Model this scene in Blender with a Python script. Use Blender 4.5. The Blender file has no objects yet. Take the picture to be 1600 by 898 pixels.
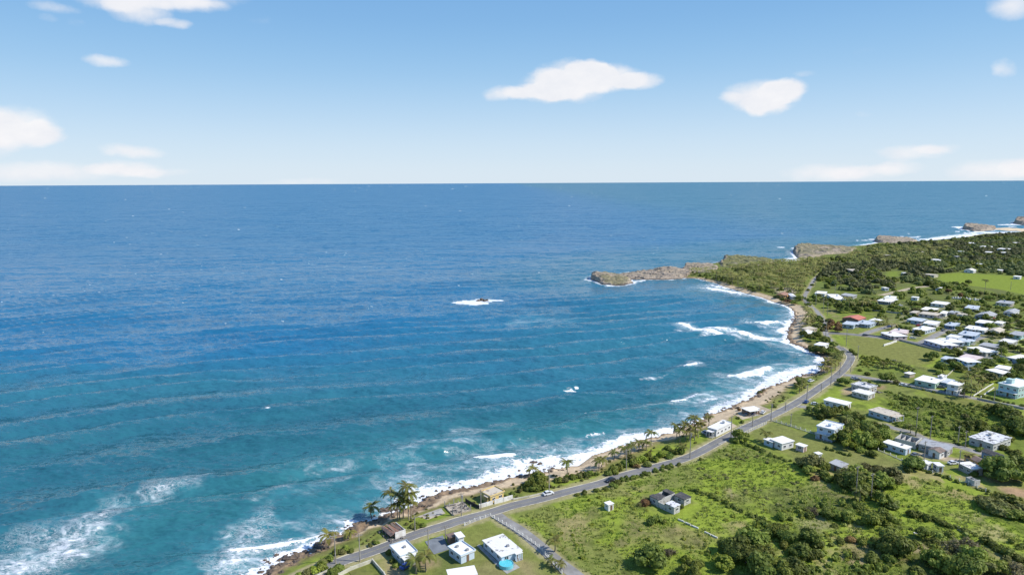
import bpy, math, random
import numpy as np
from mathutils import Vector, Matrix
random.seed(7); RNG = np.random.default_rng(7)
sc = bpy.context.scene
COL = sc.collection

# ------------------------------------------------------------------ camera
F_PX, CAM_H = 1067.0, 120.0
PITCH = math.atan((449 - 286) / F_PX)
ROLL = math.radians(-0.29)
_f = Vector((0, math.cos(PITCH), -math.sin(PITCH)))
_r0 = Vector((1, 0, 0)); _u0 = _r0.cross(_f)
_r = _r0 * math.cos(ROLL) + _u0 * math.sin(ROLL)
_u = -_r0 * math.sin(ROLL) + _u0 * math.cos(ROLL)
cam_d = bpy.data.cameras.new('camera'); cam = bpy.data.objects.new('camera', cam_d); COL.objects.link(cam)
cam_d.sensor_width = 36; cam_d.lens = F_PX / 1600 * 36
cam_d.clip_start = 1; cam_d.clip_end = 1.5e6
cam.matrix_world = Matrix(((_r.x, _u.x, -_f.x, 0), (_r.y, _u.y, -_f.y, 0), (_r.z, _u.z, -_f.z, CAM_H), (0, 0, 0, 1)))
sc.camera = cam

def P(u, v, z=0.0):
    """real-world point at height z that is seen at (u, v) in the 1600x898 photograph"""
    a = (u - 800) / F_PX; b = -(v - 449) / F_PX
    d = _f + _r * a + _u * b
    t = (z - CAM_H) / d.z
    return np.array((d.x * t, d.y * t))

# ------------------------------------------------------------------ world, sun
SUN_EL, SUN_AZ = math.radians(44), math.radians(99)
sun_dir = Vector((math.sin(SUN_AZ) * math.cos(SUN_EL), math.cos(SUN_AZ) * math.cos(SUN_EL), math.sin(SUN_EL)))
sd = bpy.data.lights.new('sun', 'SUN'); sd.energy = 4.8; sd.angle = math.radians(0.5); sd.color = (1, 0.955, 0.88)
so = bpy.data.objects.new('sun', sd); COL.objects.link(so); so.location = (300, -100, 400)
so.rotation_euler = sun_dir.to_track_quat('Z', 'Y').to_euler()
w = bpy.data.worlds.new('World'); sc.world = w; w.use_nodes = True
wn, wl = w.node_tree.nodes, w.node_tree.links
wn.clear()
def N(t, **k):
    n = wn.new(t)
    for a, b in k.items(): setattr(n, a, b)
    return n
def WM(op, a, b=None, clamp=False):
    n = N('ShaderNodeMath', operation=op, use_clamp=clamp)
    for i, x in enumerate((a, b)):
        if x is None: continue
        if isinstance(x, (int, float)): n.inputs[i].default_value = x
        else: wl.new(x, n.inputs[i])
    return n.outputs[0]
sky = N('ShaderNodeTexSky', sky_type='NISHITA', sun_disc=False, sun_elevation=SUN_EL, sun_rotation=SUN_AZ,
        altitude=0, air_density=1.0, dust_density=0.6, ozone_density=1.6)
tc = N('ShaderNodeTexCoord'); sep = N('ShaderNodeSeparateXYZ'); wl.new(tc.outputs['Generated'], sep.inputs[0])
az = WM('ARCTAN2', sep.outputs[0], sep.outputs[1])
el = WM('ARCSINE', sep.outputs[2])
comb = N('ShaderNodeCombineXYZ'); wl.new(az, comb.inputs[0]); wl.new(el, comb.inputs[1])
def wnoise(scale, detail, rough, sx=1.0, off=0.0):
    m = N('ShaderNodeMapping'); wl.new(comb.outputs[0], m.inputs[0]); m.inputs['Scale'].default_value = (scale * sx, scale, 1)
    m.inputs['Location'].default_value = (off, off * .7, off)
    n = N('ShaderNodeTexNoise', noise_dimensions='3D'); wl.new(m.outputs[0], n.inputs['Vector'])
    n.inputs['Scale'].default_value = 1; n.inputs['Detail'].default_value = detail; n.inputs['Roughness'].default_value = rough
    return n
# slight warping of the cloud outlines
wp = wnoise(34, 4, 0.55, .7)
sb = N('ShaderNodeVectorMath', operation='SUBTRACT'); wl.new(wp.outputs['Color'], sb.inputs[0]); sb.inputs[1].default_value = (.5, .5, .5)
scl = N('ShaderNodeVectorMath', operation='MULTIPLY'); wl.new(sb.outputs[0], scl.inputs[0]); scl.inputs[1].default_value = (.028, .014, 0)
wv = N('ShaderNodeVectorMath', operation='ADD'); wl.new(comb.outputs[0], wv.inputs[0]); wl.new(scl.outputs[0], wv.inputs[1])
def azel(u, v):
    a = (u - 800) / F_PX; b = -(v - 449) / F_PX
    d = (_f + _r * a + _u * b).normalized()
    return math.atan2(d.x, d.y), math.asin(d.z)
# clouds: (u, v, half width px, half height px, density)
CLOUDS = [(790,147,40,13,.95),(850,145,60,17,.95),(900,125,62,34,1.25),(915,108,30,17,1),(950,122,55,24,1.2),(1000,127,38,14,1),(860,133,50,24,1.1),
  (1190,150,66,28,1.2),(1225,142,40,20,1.0),(1195,166,40,17,1.0),(1140,152,26,9,.35),(1255,115,22,7,.32),(1348,176,16,6,.25),(1345,82,22,8,.14),
  (1420,238,62,14,.85),(1470,232,34,10,.6),(1400,262,42,12,.85),(1290,270,74,16,.85),(1350,270,60,12,.6),(1545,266,75,18,.9),(1620,262,60,18,.9),
  (1580,10,46,24,.9),(1572,106,17,18,.6),
  (165,96,38,11,.85),(205,236,54,12,.9),(30,200,70,36,1),(70,210,36,22,.8),(-30,205,70,44,1),(60,268,150,17,.9),(200,264,60,14,.9),(250,270,60,8,.5),
  (170,-2,60,20,.8),(215,15,52,26,.95),(300,8,60,13,.8),(272,37,30,10,.75),(85,12,44,10,.55),(250,-20,140,30,.9),(80,30,22,8,.25),(125,36,16,8,.15),(405,32,20,9,.12),(480,284,70,7,.5),
  (-260,150,90,24,.9),(-180,255,120,18,.8),(1800,180,90,30,.9),(1780,266,120,18,.8),(2050,130,80,26,.9),(600,-120,130,36,.9),(1150,-160,150,36,.9),(-80,-120,120,36,.9)]
acc = None
for (u, v, hw, hh, dn) in CLOUDS:
    a0, e0 = azel(u, v)
    ax, _ = azel(u + hw, v); _, ey = azel(u, v - hh)
    s = N('ShaderNodeVectorMath', operation='SUBTRACT'); wl.new(wv.outputs[0], s.inputs[0]); s.inputs[1].default_value = (a0, e0, 0)
    m = N('ShaderNodeVectorMath', operation='MULTIPLY'); wl.new(s.outputs[0], m.inputs[0]); m.inputs[1].default_value = (1 / (ax - a0), 1 / (ey - e0), 0)
    l = N('ShaderNodeVectorMath', operation='DOT_PRODUCT'); wl.new(m.outputs[0], l.inputs[0]); wl.new(m.outputs[0], l.inputs[1])
    x = WM('SUBTRACT', 1.25, l.outputs['Value'])
    x = WM('MAXIMUM', WM('MULTIPLY', x, dn), 0)
    if acc is None: acc = x
    else: acc = WM('ADD', acc, x)
fine = wnoise(60, 5, 0.6, .8, 3.0)
dens = WM('ADD', acc, WM('MULTIPLY', WM('SUBTRACT', fine.outputs['Fac'], .5), .7))
mr = N('ShaderNodeMapRange', interpolation_type='SMOOTHSTEP'); wl.new(dens, mr.inputs[0]); mr.inputs[1].default_value = .02; mr.inputs[2].default_value = 1.55
gate = WM('MULTIPLY', mr.outputs[0], WM('MULTIPLY', acc, 6, True))
# cloud body: white, with soft grey shading painted in by noise
shade = wnoise(40, 4, .6, .6, 9.0)
ccol = N('ShaderNodeMix', data_type='RGBA'); wl.new(shade.outputs['Fac'], ccol.inputs[0])
ccol.inputs[6].default_value = (6.9, 7.1, 7.7, 1); ccol.inputs[7].default_value = (9.0, 8.75, 8.65, 1)
# the photographed sky is paler towards the horizon
grad = N('ShaderNodeValToRGB'); wl.new(WM('MULTIPLY', el, 1.0), grad.inputs[0])
cr_ = grad.color_ramp; cr_.interpolation = 'B_SPLINE'
cr_.elements[0].position = 0.0; cr_.elements[0].color = (.72, .83, .93, 1); cr_.elements[1].position = .9; cr_.elements[1].color = (.10, .24, .60, 1)
for ps, cc in ((.035, (.66, .80, .93)), (.09, (.50, .70, .91)), (.15, (.33, .58, .86)), (.22, (.225, .47, .80)), (.32, (.17, .39, .74)), (.55, (.13, .31, .67))):
    e_ = cr_.elements.new(ps); e_.color = (*cc, 1)
g10 = N('ShaderNodeVectorMath', operation='SCALE'); wl.new(grad.outputs[0], g10.inputs[0]); g10.inputs['Scale'].default_value = 8.9
smix = N('ShaderNodeMix', data_type='RGBA'); smix.inputs[0].default_value = .9; wl.new(sky.outputs[0], smix.inputs[6]); wl.new(g10.outputs[0], smix.inputs[7])
cm = N('ShaderNodeMix', data_type='RGBA'); wl.new(WM('MULTIPLY', gate, .93), cm.inputs[0]); wl.new(smix.outputs[2], cm.inputs[6]); wl.new(ccol.outputs[2], cm.inputs[7])
bg = N('ShaderNodeBackground'); bg.inputs['Strength'].default_value = .1; wl.new(cm.outputs[2], bg.inputs['Color'])
wo = N('ShaderNodeOutputWorld'); wl.new(bg.outputs[0], wo.inputs['Surface'])
w.cycles.sampling_method = 'MANUAL'; w.cycles.sample_map_resolution = 512
vs = sc.view_settings
vs.view_transform = 'Standard'; vs.look = 'None'; vs.exposure = 0.2; vs.gamma = 1
sc.cycles.max_bounces = 4; sc.cycles.diffuse_bounces = 2; sc.cycles.glossy_bounces = 2; sc.cycles.transparent_max_bounces = 4
sc.cycles.caustics_reflective = False; sc.cycles.caustics_refractive = False

# ------------------------------------------------------------------ numpy helpers
def _hash(ix, iy, s):
    h = (ix.astype(np.int64) * 374761393 + iy.astype(np.int64) * 668265263 + s * 1442695041) & 0xffffffff
    h = ((h ^ (h >> 13)) * 1274126177) & 0xffffffff
    h = ((h ^ (h >> 16)) * 2246822519) & 0xffffffff
    return ((h ^ (h >> 15)) & 0xffffff) / float(0xffffff)
def vnoise(x, y, s=0):
    ix = np.floor(x); iy = np.floor(y); fx = x - ix; fy = y - iy
    fx = fx * fx * (3 - 2 * fx); fy = fy * fy * (3 - 2 * fy)
    ix = ix.astype(np.int64); iy = iy.astype(np.int64)
    a = _hash(ix, iy, s); b = _hash(ix + 1, iy, s); c = _hash(ix, iy + 1, s); d = _hash(ix + 1, iy + 1, s)
    return (a + (b - a) * fx) * (1 - fy) + (c + (d - c) * fx) * fy
def fbm(x, y, s=0, o=4, g=.5):
    t = 0; a = 1; n = 0
    for i in range(o):
        t = t + a * vnoise(x * 2 ** i + 17.3 * i, y * 2 ** i - 9.1 * i, s + i); n += a; a *= g
    return t / n
def sstep(a, b, x):
    t = np.clip((x - a) / (b - a), 0, 1); return t * t * (3 - 2 * t)
def seg_dist(px, py, pts, closed=False, vals=None):
    """distance to a polyline; optionally interpolated values at the nearest point"""
    pts = np.asarray(pts, float); n = len(pts)
    best = np.full(px.shape, 1e18); bv = np.zeros(px.shape)
    for i in range(n if closed else n - 1):
        a = pts[i]; b = pts[(i + 1) % n]; dx, dy = b - a; L = dx * dx + dy * dy + 1e-9
        t = np.clip(((px - a[0]) * dx + (py - a[1]) * dy) / L, 0, 1)
        d = (px - a[0] - t * dx) ** 2 + (py - a[1] - t * dy) ** 2
        m = d < best
        if vals is not None: bv = np.where(m, vals[i] * (1 - t) + vals[(i + 1) % n] * t, bv)
        best = np.where(m, d, best)
    best = np.sqrt(best)
    return (best, bv) if vals is not None else best
def inside(px, py, poly):
    poly = np.asarray(poly, float); n = len(poly); c = np.zeros(px.shape, bool)
    for i in range(n):
        x1, y1 = poly[i]; x2, y2 = poly[(i + 1) % n]
        if y1 == y2: continue
        c ^= ((y1 > py) != (y2 > py)) & (px < (x2 - x1) * (py - y1) / (y2 - y1) + x1)
    return c
def pix(pts, z=0): return np.array([P(u, v, z) for u, v in pts])
def sdf(px, py, poly):
    d = seg_dist(px, py, poly, True); return np.where(inside(px, py, poly), d, -d)

def np_mesh(name, V, Fc, smooth=False):
    V = np.asarray(V, np.float32); Fc = np.asarray(Fc, np.int32)
    me = bpy.data.meshes.new(name); k = Fc.shape[1]
    me.vertices.add(len(V)); me.vertices.foreach_set('co', V.ravel())
    me.loops.add(Fc.size); me.loops.foreach_set('vertex_index', Fc.ravel())
    me.polygons.add(len(Fc)); me.polygons.foreach_set('loop_start', np.arange(0, Fc.size, k, dtype=np.int32))
    try: me.polygons.foreach_set('loop_total', np.full(len(Fc), k, np.int32))
    except Exception: pass
    me.polygons.foreach_set('use_smooth', np.full(len(Fc), smooth, bool))
    me.update(calc_edges=True)
    return me
def add_obj(name, me, mat=None, parent=None, loc=(0, 0, 0), rz=0.0, scale=None):
    o = bpy.data.objects.new(name, me); COL.objects.link(o)
    if mat is not None and me is not None and len(me.materials) == 0: me.materials.append(mat)
    o.location = loc; o.rotation_euler = (0, 0, rz)
    if scale is not None: o.scale = scale
    if parent is not None: o.parent = parent
    return o
def tag(o, label=None, cat=None, group=None, kind=None):
    if label: o['label'] = label
    if cat: o['category'] = cat
    if group: o['group'] = group
    if kind: o['kind'] = kind
    return o
def empty(name, loc, rz=0): 
    o = bpy.data.objects.new(name, None); COL.objects.link(o); o.location = loc; o.rotation_euler = (0, 0, rz)
    o.empty_display_size = 1
    return o
class MB:
    """collects boxes, tubes, prisms and polygons; build() links them as one object"""
    def __init__(s): s.v = []; s.f = []
    def poly(s, pts):
        b = len(s.v); s.v += [tuple(map(float, p)) for p in pts]; s.f.append(tuple(range(b, b + len(pts))))
    def box(s, x0, y0, z0, x1, y1, z1):
        b = len(s.v)
        s.v += [(x0,y0,z0),(x1,y0,z0),(x1,y1,z0),(x0,y1,z0),(x0,y0,z1),(x1,y0,z1),(x1,y1,z1),(x0,y1,z1)]
        s.f += [tuple(b+i for i in q) for q in ((3,2,1,0),(4,5,6,7),(0,1,5,4),(1,2,6,5),(2,3,7,6),(3,0,4,7))]
        return s
    def tube(s, pts, rad, n=8, cap=True):
        b = len(s.v); pts = [Vector(p) for p in pts]
        for i, p in enumerate(pts):
            d = (pts[min(i+1, len(pts)-1)] - pts[max(i-1, 0)]).normalized()
            a = d.orthogonal().normalized() if abs(d.z) < .99 else Vector((1, 0, 0)); c = d.cross(a)
            r = rad[i] if hasattr(rad, '__len__') else rad
            for k in range(n):
                t = 2*math.pi*k/n; q = p + (a*math.cos(t) + c*math.sin(t))*r; s.v.append(tuple(q))
        for i in range(len(pts)-1):
            for k in range(n):
                a0 = b+i*n+k; a1 = b+i*n+(k+1) % n
                s.f.append((a0, a1, a1+n, a0+n))
        if cap:
            s.f.append(tuple(b+(len(pts)-1)*n+k for k in range(n))); s.f.append(tuple(b+k for k in reversed(range(n))))
        return s
    def mesh(s, name, smooth=False):
        me = bpy.data.meshes.new(name); me.from_pydata(s.v, [], s.f)
        if smooth: me.polygons.foreach_set('use_smooth', [True]*len(me.polygons))
        me.update(); return me
    def build(s, name, mat, parent=None, loc=(0, 0, 0), rz=0, smooth=False):
        return add_obj(name, s.mesh(name, smooth), mat, parent, loc, rz)
# ------------------------------------------------------------------ materials
MATS = {}
class NT:
    def __init__(s, name):
        s.m = bpy.data.materials.new(name); s.m.use_nodes = True; s.t = s.m.node_tree; s.t.nodes.clear()
        s.out = s.n('ShaderNodeOutputMaterial'); s.b = s.n('ShaderNodeBsdfPrincipled'); s.l(s.b.outputs[0], s.out.inputs[0])
        s.b.inputs['Roughness'].default_value = .8
    def n(s, t, **k):
        n = s.t.nodes.new(t)
        for a, b in k.items(): setattr(n, a, b)
        return n
    def l(s, a, b): s.t.links.new(a, b)
    def set(s, n, i, x):
        if isinstance(x, (int, float)): n.inputs[i].default_value = x
        elif isinstance(x, tuple): n.inputs[i].default_value = x if len(x) != 3 or n.inputs[i].type == 'VECTOR' else (*x, 1)
        else: s.l(x, n.inputs[i])
    def math(s, op, a, b=None, clamp=False):
        n = s.n('ShaderNodeMath', operation=op, use_clamp=clamp); s.set(n, 0, a)
        if b is not None: s.set(n, 1, b)
        return n.outputs[0]
    def mix(s, f, a, b, blend='MIX'):
        n = s.n('ShaderNodeMix', data_type='RGBA', blend_type=blend); s.set(n, 0, f); s.set(n, 6, a); s.set(n, 7, b); return n.outputs[2]
    def coord(s, which='Object'): return s.n('ShaderNodeTexCoord').outputs[which]
    def world(s): return s.n('ShaderNodeNewGeometry').outputs['Position']
    def noise(s, scale, detail=3, rough=.5, vec=None, stretch=None, rot=0, out='Fac', dist=0):
        n = s.n('ShaderNodeTexNoise'); n.inputs['Scale'].default_value = scale; n.inputs['Detail'].default_value = detail
        n.inputs['Roughness'].default_value = rough; n.inputs['Distortion'].default_value = dist
        if vec is None: vec = s.coord()
        if stretch:
            m = s.n('ShaderNodeMapping'); s.l(vec, m.inputs[0]); m.inputs['Scale'].default_value = stretch; m.inputs['Rotation'].default_value = (0, 0, rot); vec = m.outputs[0]
        s.l(vec, n.inputs['Vector']); return n.outputs[out]
    def ramp(s, x, a, b, lo=0.0, hi=1.0):
        n = s.n('ShaderNodeMapRange', interpolation_type='SMOOTHSTEP'); s.l(x, n.inputs[0])
        for i, q in enumerate((a, b, lo, hi)): s.set(n, i+1, q)
        return n.outputs[0]
    def bump(s, h, dist, strength=1.0):
        n = s.n('ShaderNodeBump'); s.set(n, 'Height', h); n.inputs['Distance'].default_value = dist; n.inputs['Strength'].default_value = strength
        s.l(n.outputs[0], s.b.inputs['Normal']); return n
    def base(s, c): s.set(s.b, 'Base Color', c)

def M(key): return MATS[key]
def paint(key, col, dirt=.25, rough=.6, dirtcol=(.10, .09, .08), scale=.6):
    t = NT(key); nz = t.noise(scale, 5, .65, t.world())
    f = t.ramp(nz, .5, .75, 0, dirt); c = t.mix(f, col, dirtcol)
    n2 = t.noise(3.0, 3, .6, t.world()); c = t.mix(t.ramp(n2, .35, .75, 0, .18), c, (.45, .42, .38))
    t.base(c); t.b.inputs['Roughness'].default_value = rough; MATS[key] = t.m; return t.m
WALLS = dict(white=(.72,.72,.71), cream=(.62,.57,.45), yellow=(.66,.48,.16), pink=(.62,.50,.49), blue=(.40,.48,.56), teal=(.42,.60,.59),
  paleblue=(.52,.62,.72), grey=(.36,.36,.35), tan=(.42,.35,.26), bluebright=(.16,.27,.42), orange=(.62,.33,.10), green=(.36,.52,.40), brown=(.20,.12,.08), lilac=(.52,.50,.64))  # some blues and greys paint in the blue-grey shade of shadowed house sides
for k, c in WALLS.items(): paint('wall_' + k, c, .35, .75)
paint('wall_ruin', (.50, .49, .46), .85, .9, (.09, .085, .08), .9)
def roofmat(key, col, stain, amount, thr=.55, scale=.35):
    t = NT(key); nz = t.noise(scale, 6, .62, t.world()); c = t.mix(t.ramp(nz, thr, thr+.09, 0, amount), col, stain)
    n2 = t.noise(1.6, 4, .6, t.world()); c = t.mix(t.ramp(n2, .4, .8, 0, .22), c, (.40, .37, .34))
    t.base(c); t.b.inputs['Roughness'].default_value = .7; t.bump(n2, .03, .5); MATS[key] = t.m
roofmat('roof_white', (.80, .78, .74), (.45, .44, .43), .5, .66)
roofmat('roof_stained', (.74, .72, .68), (.10, .10, .11), .9, .58, .42)
roofmat('roof_mouldy', (.66, .66, .66), (.07, .07, .08), .95, .50, .5)
roofmat('roof_grey', (.36, .37, .38), (.18, .17, .17), .7, .52)
roofmat('roof_dark', (.05, .047, .045), (.12, .11, .09), .6, .5)
roofmat('roof_brown', (.19, .13, .10), (.08, .06, .05), .7, .5)
roofmat('roof_rust', (.34, .17, .11), (.12, .08, .06), .7, .5)
roofmat('roof_red', (.50, .15, .10), (.25, .10, .08), .4, .62)
roofmat('roof_bluegrey', (.50, .55, .60), (.28, .31, .34), .6, .5)
roofmat('roof_tan', (.55, .48, .38), (.22, .18, .14), .7, .52)
roofmat('roof_pink', (.64, .53, .50), (.40, .30, .28), .5, .55)
t = NT('window_glass'); t.base((.035, .045, .055)); t.b.inputs['Roughness'].default_value = .12; MATS['glass'] = t.m
paint('trim_white', (.74, .74, .73), .15, .6); paint('trim_dark', (.07, .06, .055), .2, .6)
paint('door_wood', (.16, .09, .05), .3, .6)
t = NT('dark_interior'); t.base(t.mix(t.noise(1.2, 5, .6, t.world()), (.035, .035, .035), (.13, .11, .09))); MATS['interior'] = t.m
def simple(key, a, b, scale=.5, detail=5, rough=.9, bump=0, bs=4):
    t = NT(key); nz = t.noise(scale, detail, .6, t.world()); t.base(t.mix(t.ramp(nz, .3, .7), a, b)); t.b.inputs['Roughness'].default_value = rough
    if bump: t.bump(t.noise(bs, 4, .6, t.world()), bump)
    MATS[key] = t.m
simple('concrete', (.42, .41, .38), (.27, .26, .24), .5); simple('concrete_tan', (.50, .43, .33), (.28, .24, .19), .35)
simple('wood_pole', (.38, .35, .30), (.22, .19, .16), .9); simple('metal', (.30, .31, .32), (.2, .2, .21), 2, rough=.45)
simple('white_block', (.78, .77, .74), (.58, .55, .50), .8); simple('rubble', (.30, .28, .25), (.08, .07, .07), .8, bump=.2)
simple('drive', (.21, .23, .25), (.14, .155, .17), .3); simple('lane', (.30, .29, .27), (.19, .18, .165), .25); simple('lane_dirt', (.50, .41, .29), (.30, .25, .17), .25)
simple('bark', (.22, .18, .14), (.11, .09, .07), 1.5); simple('palm_bark', (.33, .28, .22), (.17, .14, .11), 2)
simple('pool_liner', (.18, .55, .62), (.14, .48, .56), .5, rough=.3); simple('wall_buff', (.60, .57, .46), (.40, .38, .30), .6)
simple('net_black', (.05, .05, .055), (.03, .03, .03), 1)
t = NT('pool_water'); t.base((.10, .52, .60)); t.b.inputs['Roughness'].default_value = .05; t.bump(t.noise(3, 2), .03); MATS['pool_water'] = t.m
# road
t = NT('asphalt'); wc = t.world(); a = t.noise(.12, 5, .6, wc); b = t.noise(2.5, 4, .6, wc)
c = t.mix(t.ramp(a, .35, .65), (.150, .148, .150), (.205, .200, .195)); c = t.mix(t.ramp(t.noise(.05, 2, .4, wc, (1, .4, 1), .6), .52, .56, 0, .30), c, (.10, .10, .10)); c = t.mix(t.ramp(b, .4, .7, 0, .35), c, (.25, .24, .23)); t.base(c); t.bump(b, .01)
t.b.inputs['Roughness'].default_value = .85; MATS['asphalt'] = t.m
t = NT('road_edge'); nz = t.noise(.35, 5, .6, t.world()); t.base(t.mix(t.ramp(nz, .45, .62), (.60, .55, .40), (.36, .31, .22))); MATS['road_edge'] = t.m
t = NT('road_line'); nz = t.noise(.8, 5, .6, t.world()); t.base(t.mix(t.ramp(nz, .45, .62), (.40, .35, .17), (.24, .22, .17))); MATS['road_line'] = t.m
# foliage: colour varies per plant and per patch
def leafmat(key, a, b, c2=None, trans=.35):
    t = NT(key); oi = t.n('ShaderNodeObjectInfo').outputs['Random']; wc = t.world()
    n1 = t.noise(.55, 4, .6, wc); n2 = t.noise(.06, 2, .5, wc)
    col = t.mix(t.ramp(n1, .32, .68), a, b)
    col = t.mix(t.math('MULTIPLY', t.ramp(n2, .4, .65), .6), col, c2 or b)
    h = t.n('ShaderNodeHueSaturation'); t.set(h, 'Hue', t.math('ADD', .485, t.math('MULTIPLY', oi, .03))); t.set(h, 'Value', t.math('ADD', .72, t.math('MULTIPLY', oi, .6)))
    t.set(h, 'Saturation', 1.0); t.set(h, 'Color', col)
    t.base(h.outputs[0]); t.b.inputs['Roughness'].default_value = .62; t.b.inputs['Specular IOR Level'].default_value = .3
    tr = t.n('ShaderNodeBsdfTranslucent'); t.l(h.outputs[0], tr.inputs[0]); ms = t.n('ShaderNodeMixShader'); ms.inputs[0].default_value = trans
    t.l(t.b.outputs[0], ms.inputs[1]); t.l(tr.outputs[0], ms.inputs[2]); t.l(ms.outputs[0], t.out.inputs[0]); MATS[key] = t.m
leafmat('leaf_far', (.095, .115, .038), (.215, .225, .085), (.16, .165, .07)); leafmat('leaf_far_dark', (.085, .108, .035), (.20, .22, .075), None, .42); leafmat('leaf_dark', (.075, .112, .020), (.215, .255, .048), None, .42); leafmat('leaf_mid', (.105, .145, .020), (.265, .30, .052))  # first, far set is paled and greyed to paint in slight distance haze
leafmat('leaf_lime', (.15, .195, .020), (.30, .335, .045)); leafmat('leaf_dry', (.12, .11, .05), (.22, .19, .10)); leafmat('leaf_rust', (.16, .095, .04), (.26, .15, .06))
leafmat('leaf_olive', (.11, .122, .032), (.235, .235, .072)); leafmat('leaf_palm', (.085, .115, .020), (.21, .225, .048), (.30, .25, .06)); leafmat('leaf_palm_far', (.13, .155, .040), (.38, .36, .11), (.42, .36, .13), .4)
leafmat('leaf_field', (.14, .195, .028), (.30, .345, .062), (.28, .26, .09))
# rock
t = NT('headland_rock'); wc = t.world(); geo = t.n('ShaderNodeNewGeometry'); n1 = t.noise(.09, 6, .65, wc); n2 = t.noise(.7, 6, .7, wc)
c = t.mix(t.ramp(n1, .35, .65), (.50, .40, .29), (.33, .26, .19)); c = t.mix(t.ramp(n2, .42, .62, 0, .75), c, (.14, .115, .095))
at = t.n('ShaderNodeAttribute', attribute_name='veg'); c = t.mix(t.math('MULTIPLY', at.outputs['Fac'], t.ramp(n2, .3, .55, .5, 1)), c, t.mix(t.ramp(t.noise(.22, 5, .65, wc), .42, .60), (.21, .20, .06), (.06, .075, .022)))
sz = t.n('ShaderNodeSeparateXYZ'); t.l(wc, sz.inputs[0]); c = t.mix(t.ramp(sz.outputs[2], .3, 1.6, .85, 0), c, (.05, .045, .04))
t.base(c); t.bump(n2, .9); MATS['rock'] = t.m
t = NT('reef_rock'); wc = t.world(); n2 = t.noise(.9, 6, .7, wc); c = t.mix(t.ramp(n2, .35, .65), (.050, .042, .036), (.17, .12, .085)); t.base(c); t.bump(n2, .4); MATS['reef'] = t.m
# ground: painted ground cover colour (vertex colour = real ground cover), broken up with noise
t = NT('ground_cover'); wc = t.world(); at = t.n('ShaderNodeAttribute', attribute_name='ground'); n1 = t.noise(.35, 6, .68, wc); n2 = t.noise(1.8, 5, .65, wc)
hs = t.n('ShaderNodeHueSaturation'); t.set(hs, 'Color', at.outputs['Color']); t.set(hs, 'Value', t.ramp(n1, .25, .75, .80, 1.26)); t.set(hs, 'Hue', t.ramp(n2, .2, .8, .492, .508))
c = t.mix(t.ramp(n2, .5, .75, 0, .30), hs.outputs[0], t.mix(.5, hs.outputs[0], (.03, .035, .01)))
t.base(c); t.bump(t.math('ADD', n2, n1), .18); t.b.inputs['Roughness'].default_value = .95; t.b.inputs['Specular IOR Level'].default_value = .15; MATS['ground'] = t.m
# sea
SLP = (1.7, 1.5, .9, .45)
t = NT('sea_water'); wc = t.world()
at = t.n('ShaderNodeAttribute', attribute_name='sea'); sp = t.n('ShaderNodeSeparateColor'); t.l(at.outputs['Color'], sp.inputs[0])
dense, wisp, shallow, milky = sp.outputs[0], sp.outputs[1], sp.outputs[2], at.outputs['Alpha']
big = t.noise(.008, 3, .5, wc, (1, 2.2, 1), .35); mid = t.noise(.05, 4, .6, wc, (1, 2.0, 1), .4)
c = t.mix(t.ramp(shallow, 0, .42), (.0180, .136, .262), (.0290, .146, .210))
c = t.mix(t.ramp(shallow, .35, .85), c, (.023, .122, .160)); c = t.mix(t.ramp(shallow, .8, 1), c, (.027, .142, .168))
c = t.mix(t.ramp(big, .35, .7, 0, .30), c, t.mix(.5, c, (.006, .075, .17)))
mk = t.math('MULTIPLY', milky, t.ramp(mid, .3, .75, .15, 1)); c = t.mix(t.math('MULTIPLY', mk, .6), c, (.07, .28, .34))
# foam: solid where dense, torn web where thin
f1 = t.noise(.22, 6, .66, wc, (1, 1.7, 1), .5, dist=1.2); f2 = t.noise(.75, 5, .7, wc, (1, 1.5, 1), .3, dist=.8); nz = t.math('ADD', t.math('MULTIPLY', f1, .6), t.math('MULTIPLY', f2, .4))
d1 = t.math('ADD', dense, t.math('MULTIPLY', t.math('SUBTRACT', nz, .5), 3.2)); dm = t.math('MULTIPLY', t.ramp(d1, .38, .72), t.math('MULTIPLY', dense, 6, True))
web = t.math('ABSOLUTE', t.math('SUBTRACT', t.noise(.17, 5, .62, wc, (1, 1.9, 1), .55, dist=1.6), .5)); web2 = t.math('ABSOLUTE', t.math('SUBTRACT', t.noise(.5, 4, .6, wc, (1, 1.6, 1), .4, dist=1.0), .5))
wb = t.math('MAXIMUM', t.ramp(web, .0, .040, .85, 0), t.ramp(web2, 0, .05, .75, 0)); patch = t.ramp(t.noise(.06, 4, .6, wc, (1, 1.5, 1), .5), .30, .62)
wl_ = t.math('MULTIPLY', t.math('ADD', wisp, t.math('MULTIPLY', t.math('SUBTRACT', patch, .62), .75)), t.math('MULTIPLY', wisp, 5, True))
soft = t.ramp(t.noise(.085, 7, .62, wc, (1, 1.9, 1), .5, dist=1.8), .44, .74)
wm = t.math('MULTIPLY', t.math('MAXIMUM', t.math('MULTIPLY', soft, .72), t.math('MULTIPLY', wb, .38)), t.ramp(wl_, .05, .80), True)
wm = t.math('ADD', wm, t.ramp(t.math('ADD', wl_, t.math('MULTIPLY', t.math('SUBTRACT', nz, .5), 3.4)), .85, 1.5, 0, .6), True)
foam = t.math('MAXIMUM', dm, wm)
c = t.mix(t.math('MULTIPLY', dense, .45, True), c, (.10, .34, .37))
c = t.mix(foam, c, (.80, .82, .84)); t.base(c)
t.set(t.b, 'Roughness', t.math('ADD', t.n('ShaderNodeAttribute', attribute_name='calm').outputs['Fac'], t.math('MULTIPLY', foam, .4))); t.b.inputs['IOR'].default_value = 1.333; t.b.inputs['Specular IOR Level'].default_value = .42
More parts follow.
